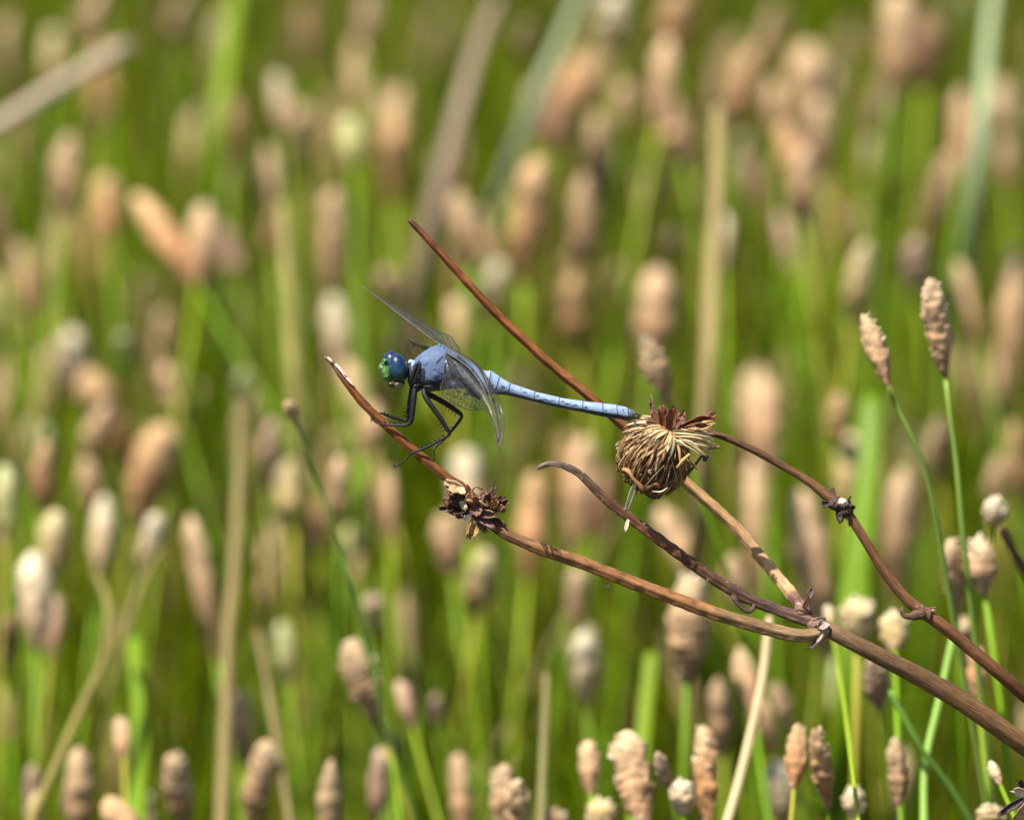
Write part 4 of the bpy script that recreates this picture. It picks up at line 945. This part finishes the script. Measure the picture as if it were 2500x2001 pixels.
low = np.interp(X, [1000, 1020, 1042, 1044, 1066, 1085, 1092, 1134, 1145, 1180], [900, 922, 934, 931, 933, 938, 975, 975, 952, 975])
paint(soft(low - Yp + 1.2 * nz, 4) * (X < 1182), (30, 30, 30))        # dark underside, shade painted in with its own dark colour
for s0 in [((1044, 930), (1062, 934), 6), ((1062, 934), (1080, 930), 6), ((1080, 930), (1106, 920), 6.5), ((1084, 932), (1086, 950), 4), ((1067, 885), (1081, 871), 4.2), ((1012, 890), (1013, 935), 6), ((1092, 860), (1086, 880), 3), ((1060, 903), (1080, 913), 2.2), ((1078, 913), (1100, 900), 2.4), ((1096, 905), (1108, 922), 3), ((1078, 915), (1080, 928), 2)]:
    (ax_, ay_), (bx_, by_), w_ = s0
    paint(soft(seg_dist(X, Yp, ax_, ay_, bx_, by_) - w_ * .7 + .4 * nz, 2.5) * (np.abs(Zm) > .6), (34, 40, 52))
paint(soft(seg_dist(X, Yp, 1032, 905, 1032, 938) - 6.5 + .5 * nz, 2) * (np.abs(Zm) > .6), (26, 32, 44))  # dark upright patch on the front of the thorax
paint(soft(seg_dist(X, Yp, 1020, 872, 1064, 850) - 1.0, 1.5) * (np.abs(Zm) > .5) , (82, 104, 136), .8)
for x, y in [(1076, 845), (1085, 849), (1093, 854), (1099, 858)]: paint(soft(np.hypot(X - x, Yp - y) - 2.2, 1.6), (30, 38, 52))
# head
head = X < 999
paint(head * 1.0, (44, 48, 44))
face = head & (X < 962) & (Yp < 934) & ((X - 940) < (Yp - 890) * .75 + 6)
paint(face * 1.0, (80, 114, 58))
paint(soft(np.hypot(X - 940, Yp - 881) - 8.5, 1.5) * head, (56, 98, 54))
paint(soft(seg_dist(X, Yp, 933, 889, 947, 892) - 2.2, 2), (30, 36, 28))
paint(soft(np.hypot((X - 924) * 1.0, Yp - 909) - 4.5, 3), (130, 88, 40), .8)
paint(soft(seg_dist(X, Yp, 941, 940, 958, 934) - 4, 3), (90, 68, 44)); paint(soft(np.hypot((X - 974) * .7, Yp - 941) - 8, 3), (150, 132, 92))
paint(soft(seg_dist(X, Yp, 957, 948, 964, 930) - 2.0, 1.5), (24, 20, 16))
paint(soft(np.hypot(X - 1003, Yp - 884) - 8, 3), (170, 196, 222)); paint(soft(seg_dist(X, Yp, 998, 893, 1004, 940) - 5, 3), (26, 24, 22))
# abdomen: rings, belly strip (dark plates and painted shade together), spots
def ring_line(i): return RINGS[i][:4]
for i, w_ in [(13, 1.2), (15, 1.1), (17, 1.1), (20, 1.0), (23, 1.0), (26, .9), (29, .9), (32, .8), (35, 1.3)]:
    tx, ty, bx, by = ring_line(i)
    dd = np.abs((X - tx) * (by - ty) - (Yp - ty) * (bx - tx)) / np.hypot(bx - tx, by - ty)
    paint(soft(dd - w_ * 1.05, 1.0) * (X > 1150), (30, 36, 50), .95)
tx, ty, bx, by = RINGS[13][:4]
dd = np.abs((X - tx - 5) * (by - ty) - (Yp - ty) * (bx - tx)) / np.hypot(bx - tx, by - ty); paint(soft(dd - .5, 1.0), (60, 72, 96), .8)
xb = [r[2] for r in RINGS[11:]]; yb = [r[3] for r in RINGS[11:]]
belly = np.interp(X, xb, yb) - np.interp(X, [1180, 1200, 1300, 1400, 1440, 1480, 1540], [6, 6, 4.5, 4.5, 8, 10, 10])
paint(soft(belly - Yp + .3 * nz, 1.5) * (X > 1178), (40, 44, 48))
for x, y, a_, b_ in [(1198, 943, 7, 5), (1228, 946, 6, 4), (1312, 967, 4, 2.5), (1328, 976, 12, 2.2), (1345, 979, 8, 1.8), (1374, 980, 4.5, 2.2), (1385, 986, 9, 2.4), (1402, 990, 8, 2), (1430, 996, 4, 4), (1272, 947, 1.4, 1.4), (1280, 958, 4, 2), (1480, 1002, 3, 2.4), (1522, 1002, 2, 3)]:
    paint(soft(np.hypot((X - x) / a_, (Yp - y) / b_) - 1 + .3 * nz, .7), (46, 60, 88), .95)
paint((X > 1537) * 1.0, (60, 68, 80), .8)
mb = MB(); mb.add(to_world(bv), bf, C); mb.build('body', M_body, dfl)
# give the green face a glossier skin: second material on the body's face polygons
body = bpy.data.objects['body']; body.data.materials.append(M_face)
fx = (X < 961) & (Yp < 948)
idx = np.zeros(len(bf), np.int32)
fa = np.array([p[0] for p in bf]); idx[fx[fa]] = 1
body.data.polygons.foreach_set('material_index', idx)

# eyes
def eye(x, y, z, ax, ay, az, rot, name='eye'):
    mb = MB(); c_, s_ = math.cos(math.radians(rot)), math.sin(math.radians(rot)); m = S * 1000
    a, b, e = np.array((c_, s_, 0)) * ax * m, np.array((-s_, c_, 0)) * ay * m, np.array((0, 0, az))
    tmpb = MB(); blob(tmpb, W(x, y, z), (a, e, b), (1, 1, 1), 40, 28)
    v = tmpb.v[0]
    xx = v[:, 0] / m + 1250; yy = 1000.5 - v[:, 1] / m
    t = np.clip((yy - (y - ay)) / (2 * ay), 0, 1)
    stops = np.array([lin((8, 32, 60)), lin((6, 40, 70)), lin((5, 56, 78)), lin((6, 56, 58)), lin((18, 36, 28))])
    c = np.stack([np.interp(t, [0, .35, .65, .85, 1], stops[:, j]) for j in range(3)], 1)
    k = np.clip(1.2 - np.hypot((xx - x - 1) / 3.2, (yy - y - 1) / 7.5), 0, 1)[:, None] * (.85 if z > 0 else 0)
    c = c * (1 - k) + lin((8, 16, 28)) * k
    mb.add(to_world(v), tmpb.f[0] if False else [tuple(q) for q in tmpb.f], c)
    return mb.build(name, M_eye, dfl)
eye(972, 898, 1.15, 24, 35.5, 1.75, 12)
eye(957, 888, -1.75, 23, 32, 1.7, 12)

# tail prongs
for z in (.32, -.32):
    mb = MB()
    P_ = smooth_path([W(1543, 1008, z * .8), W(1552, 1009, z), W(1560, 1012, z), W(1569, 1016, z * .9)], 12)
    tube(mb, to_world(P_), np.array([3.2, 3.6, 3.8, 3.8, 3.6, 3.4, 3.1, 2.7, 2.2, 1.7, 1.1, .4]) * S, lin((62, 58, 58)), seg=10, seed=1); mb.build('tail_prong', M_leg, dfl)
mb = MB(); tube(mb, to_world(smooth_path([W(1540, 1020, 0), W(1550, 1020, 0), W(1557, 1018, 0), W(1562, 1014, 0)], 10)), np.linspace(3.4, 1.4, 10) * S, lin((70, 62, 54)), seg=10); mb.build('tail_plate', M_leg, dfl)

# legs: (px, py, mm towards the camera, radius px)
LEGC = lin((13, 14, 16))
def leg(rows, spines, seed):
    P_ = smooth_path([tuple(W(x, y, z)) + (r,) for x, y, z, r in rows], 60)
    mb = MB(); tube(mb, to_world(P_[:, :3]), P_[:, 3] * S * .88, LEGC, seg=12, wob=.06, seed=seed)
    for (x0, y0, z0, x1, y1, z1) in spines:
        a, b = to_world(W(x0, y0, z0)), to_world(W(x1, y1, z1))
        tube(mb, np.array([a, (a + b) / 2, b]), np.array([1.6, 1.2, .5]) * S, LEGC, seg=5)
    return mb.build('leg', M_leg, dfl)
def spine_row(a, b, n, off, L, seed=0):
    """n spines between points a and b (x, y, z) pointing along off"""
    out = []
    for i in range(n):
        t = (i + .5) / n; p = [a[k] + (b[k] - a[k]) * t for k in range(3)]
        out.append((p[0], p[1], p[2], p[0] + off[0] * L, p[1] + off[1] * L, p[2] + off[2]))
    return out
leg([(1016, 940, 1.4, 8), (1012, 955, 1.9, 8), (1009, 985, 2.1, 7.6), (1006, 1015, 2.1, 7), (1004, 1028, 2.1, 6), (999, 1035, 2.0, 4.6), (985, 1038, 1.7, 3.6), (955, 1037, 1.3, 3.4), (932, 1036, 1.05, 3), (919, 1031, .9, 2.6), (908, 1023, .7, 2.4), (905, 1016, .4, 2), (903, 1011, 0, 2)],
    spine_row((985, 1036, 1.7), (935, 1035, 1.1), 4, (-.5, -.9, .1), 12) + spine_row((1000, 985, 2), (1000, 1020, 2), 2, (-1, .1, .2), 9) + [(907, 1023, .6, 906, 1032, .9), (904, 1013, 0, 908, 1020, .3)], 1)
leg([(1010, 940, -.6, 8), (1005, 956, -1.0, 8), (1000, 985, -1.2, 7.4), (996, 1012, -1.2, 6.6), (994, 1022, -1.2, 5.6), (988, 1027, -1.1, 4.4), (974, 1024, -.9, 3.4), (955, 1018, -.5, 3.2), (940, 1012, -.1, 3), (930, 1008, .25, 2.6), (922, 1010, .35, 2)],
    spine_row((980, 1025, -1), (938, 1011, -.1), 5, (-.45, -.9, .1), 12) + spine_row((991, 990, -1.2), (989, 1020, -1.2), 3, (-1, .15, .1), 9), 2)
leg([(1036, 948, 1.3, 8), (1037, 964, 1.8, 8), (1050, 986, 2.2, 7.4), (1072, 1016, 2.3, 6.8), (1092, 1047, 2.2, 6), (1098, 1056, 2.2, 5), (1094, 1063, 2.1, 4.4), (1075, 1074, 1.9, 3.8), (1045, 1090, 1.5, 3.6), (1015, 1102, 1.15, 3.2), (1002, 1108, 1.0, 2.6), (995, 1117, .9, 2.6), (982, 1128, .8, 2.4), (968, 1137, .7, 2.2), (962, 1137, .7, 1.8), (960, 1131, .7, 1.2)],
    spine_row((1090, 1064, 2), (1030, 1096, 1.3), 6, (-.9, -.55, .1), 12) + spine_row((1070, 1022, 2.3), (1088, 1052, 2.2), 4, (-.8, .5, .1), 9) + [(968, 1138, .7, 960, 1141, .6)], 3)
leg([(1042, 948, -.6, 8), (1042, 960, -1.0, 8), (1062, 970, -1.4, 7.8), (1092, 987, -1.7, 7.6), (1118, 1005, -1.8, 6.6), (1126, 1012, -1.8, 5), (1126, 1020, -1.8, 4.6), (1112, 1040, -1.6, 4), (1095, 1060, -1.3, 3.8), (1078, 1078, -.9, 3.2), (1066, 1088, -.6, 2.8), (1060, 1096, -.3, 2.6), (1060, 1108, -.1, 2.4), (1058, 1122, .1, 2.2), (1055, 1130, .2, 1.6)],
    spine_row((1110, 1038, -1.6), (1085, 1070, -1), 3, (-1, -.1, .1), 11) + spine_row((1085, 991, -1.7), (1116, 1012, -1.8), 4, (-.25, .95, .1), 9), 4)
# forelegs folded up behind the head
leg([(1006, 944, 1.2, 6), (1004, 930, 1.9, 5.6), (1010, 912, 2.2, 5.4), (1018, 895, 2.3, 5), (1023, 884, 2.3, 4.2), (1025, 890, 2.6, 3.6), (1021, 905, 2.7, 3.4), (1013, 925, 2.6, 3), (1006, 940, 2.4, 2.4)],
    spine_row((1012, 908, 2.6), (1022, 886, 2.7), 4, (-.9, -.3, .2), 7) + spine_row((1022, 905, 2.7), (1010, 932, 2.6), 4, (.9, .2, .2), 6), 5)
leg([(1004, 942, -.8, 6), (1000, 925, -1.4, 5.4), (1006, 905, -1.8, 5), (1012, 892, -1.9, 4), (1012, 900, -2.2, 3.2), (1006, 920, -2.2, 2.6)], [], 6)

# wings: leading and trailing edges as (px, py, mm behind the body)
def wing(lead, trail, root_dense, root_len, stigma_t, seed, ns=56, nc=16, wave=.25, edge=0.0):
    A = smooth_path([F(*p) for p in lead], ns); B = smooth_path([F(*p) for p in trail], ns)
    span = np.concatenate([[0], np.cumsum(np.linalg.norm(np.diff(A, axis=0), axis=1))]) * 1000
    G = np.zeros((ns, nc + 1, 3)); T = np.zeros((ns, nc + 1, 3))
    for i in range(ns):
        ch = B[i] - A[i]; cl_ = np.linalg.norm(ch) * 1000
        tg = nrm(A[min(i + 1, ns - 1)] - A[max(i - 1, 0)]); nn = nrm(np.cross(tg, ch)) if cl_ > .05 else FWD
        for j in range(nc + 1):
            u = j / nc
            pleat = wave * .001 * math.sin(u * 15) * (1 - u) * min(1, cl_ / 3) * (1 - .6 * i / ns)
            G[i, j] = A[i] + ch * u + nn * pleat
            T[i, j] = (span[i], u * cl_ + seed * 7.3, root_dense * max(0, 1 - span[i] / root_len) ** .6 * max(0, 1 - 1.25 * u))
            T[i, j, 2] = max(T[i, j, 2], edge * min(1, max(0, 1.5 - u * 3.2)))
    k = nc + 1
    f = [(i * k + j, i * k + j + 1, (i + 1) * k + j + 1, (i + 1) * k + j) for i in range(ns - 1) for j in range(nc)]
    mb = MB(); mb.add(G.reshape(-1, 3), f, (.2, .2, .2), T.reshape(-1, 3))
    w = mb.build('wing', M_wing, dfl)
    vb = MB(); dark = lin((26, 23, 19)); pale = lin((84, 80, 66))
    def along(u0, u1, r, c, i0=0, i1=ns):
        ii = np.arange(i0, i1); uu = np.linspace(u0, u1, len(ii)) * nc
        j0 = np.clip(uu.astype(int), 0, nc - 1); fr = (uu - j0)[:, None]
        P_ = G[ii, j0] * (1 - fr) + G[ii, j0 + 1] * fr
        tube(vb, P_, np.linspace(r, r * .55, len(P_)) * S, c, seg=6)
    along(0, 0, 1.5, pale); along(.06, .05, 1.3, dark, 0, ns - 6); along(.12, .10, 1.5, dark, 0, ns - 3)
    along(.22, .42, 1.2, dark, 2, ns - 5); along(.30, .75, 1.1, dark, 2, int(ns * .8)); along(.45, .98, 1.0, dark, 2, int(ns * .62)); along(.6, .98, .7, dark, 2, int(ns * .42)); along(1, 1, 1.2, dark)
    for i in range(3, ns - 4):      # cross-veins along the leading edge
        a_, b_ = G[i, 0], G[i, 2]; tube(vb, np.array([a_, (a_ + b_) / 2, b_]), .55 * S, dark, seg=4)
    vb.build('venation', M_leg, w, kind='stuff')
    i = int(stigma_t * (ns - 1)); sb = MB()
    pts = [G[i + q, 0] * .5 + G[i + q, 1] * .5 for q in range(5)]
    tube(sb, np.array(pts), np.array([1, 3.6, 4, 3.6, 1]) * S, lin((58, 50, 40)), seg=8, flat=.5); sb.build('wing_spot', M_leg, w)
    return w
wing([(1078, 846, 1), (1035, 813, 6), (985, 775, 10), (935, 736, 14), (886, 698, 17)],
     [(1121, 862, 2), (1122, 852, 4), (1112, 838, 6), (1098, 820, 9), (1062, 805, 12), (1010, 774, 15), (950, 740, 17), (915, 717, 18), (886, 698, 18)], .62, 60, .82, 1)
wing([(1070, 850, 1), (1045, 846, 8), (1022, 838, 14), (1004, 829, 18), (996, 831, 19)],
     [(1086, 872, 2), (1068, 905, 5), (1040, 908, 10), (1012, 897, 15), (997, 880, 18), (991, 855, 20), (996, 831, 20)], .22, 60, .84, 2)
wing([(1088, 860, -3), (1122, 880, -6), (1152, 906, -9), (1182, 952, -12), (1204, 1020, -15), (1213, 1065, -17), (1221, 1104, -19)],
     [(1086, 884, -3), (1082, 925, -4), (1076, 952, -5), (1106, 984, -7), (1150, 1001, -10), (1186, 1002, -13), (1206, 1040, -16), (1214, 1075, -18), (1221, 1104, -19)], .85, 15, .86, 3, wave=.5, edge=.75)
wing([(1110, 858, -2), (1144, 878, -5), (1170, 905, -8), (1190, 950, -11), (1206, 1000, -14), (1216, 1055, -17), (1221, 1098, -19)],
     [(1116, 860, -1), (1146, 874, -3), (1168, 892, -5), (1188, 918, -7), (1206, 950, -10), (1222, 982, -13), (1231, 1020, -15), (1229, 1055, -17), (1221, 1098, -19)], .9, 15, .86, 4, wave=.5, edge=.6)
print('wings ok', 'bristles', nb, 'body verts', len(bv))
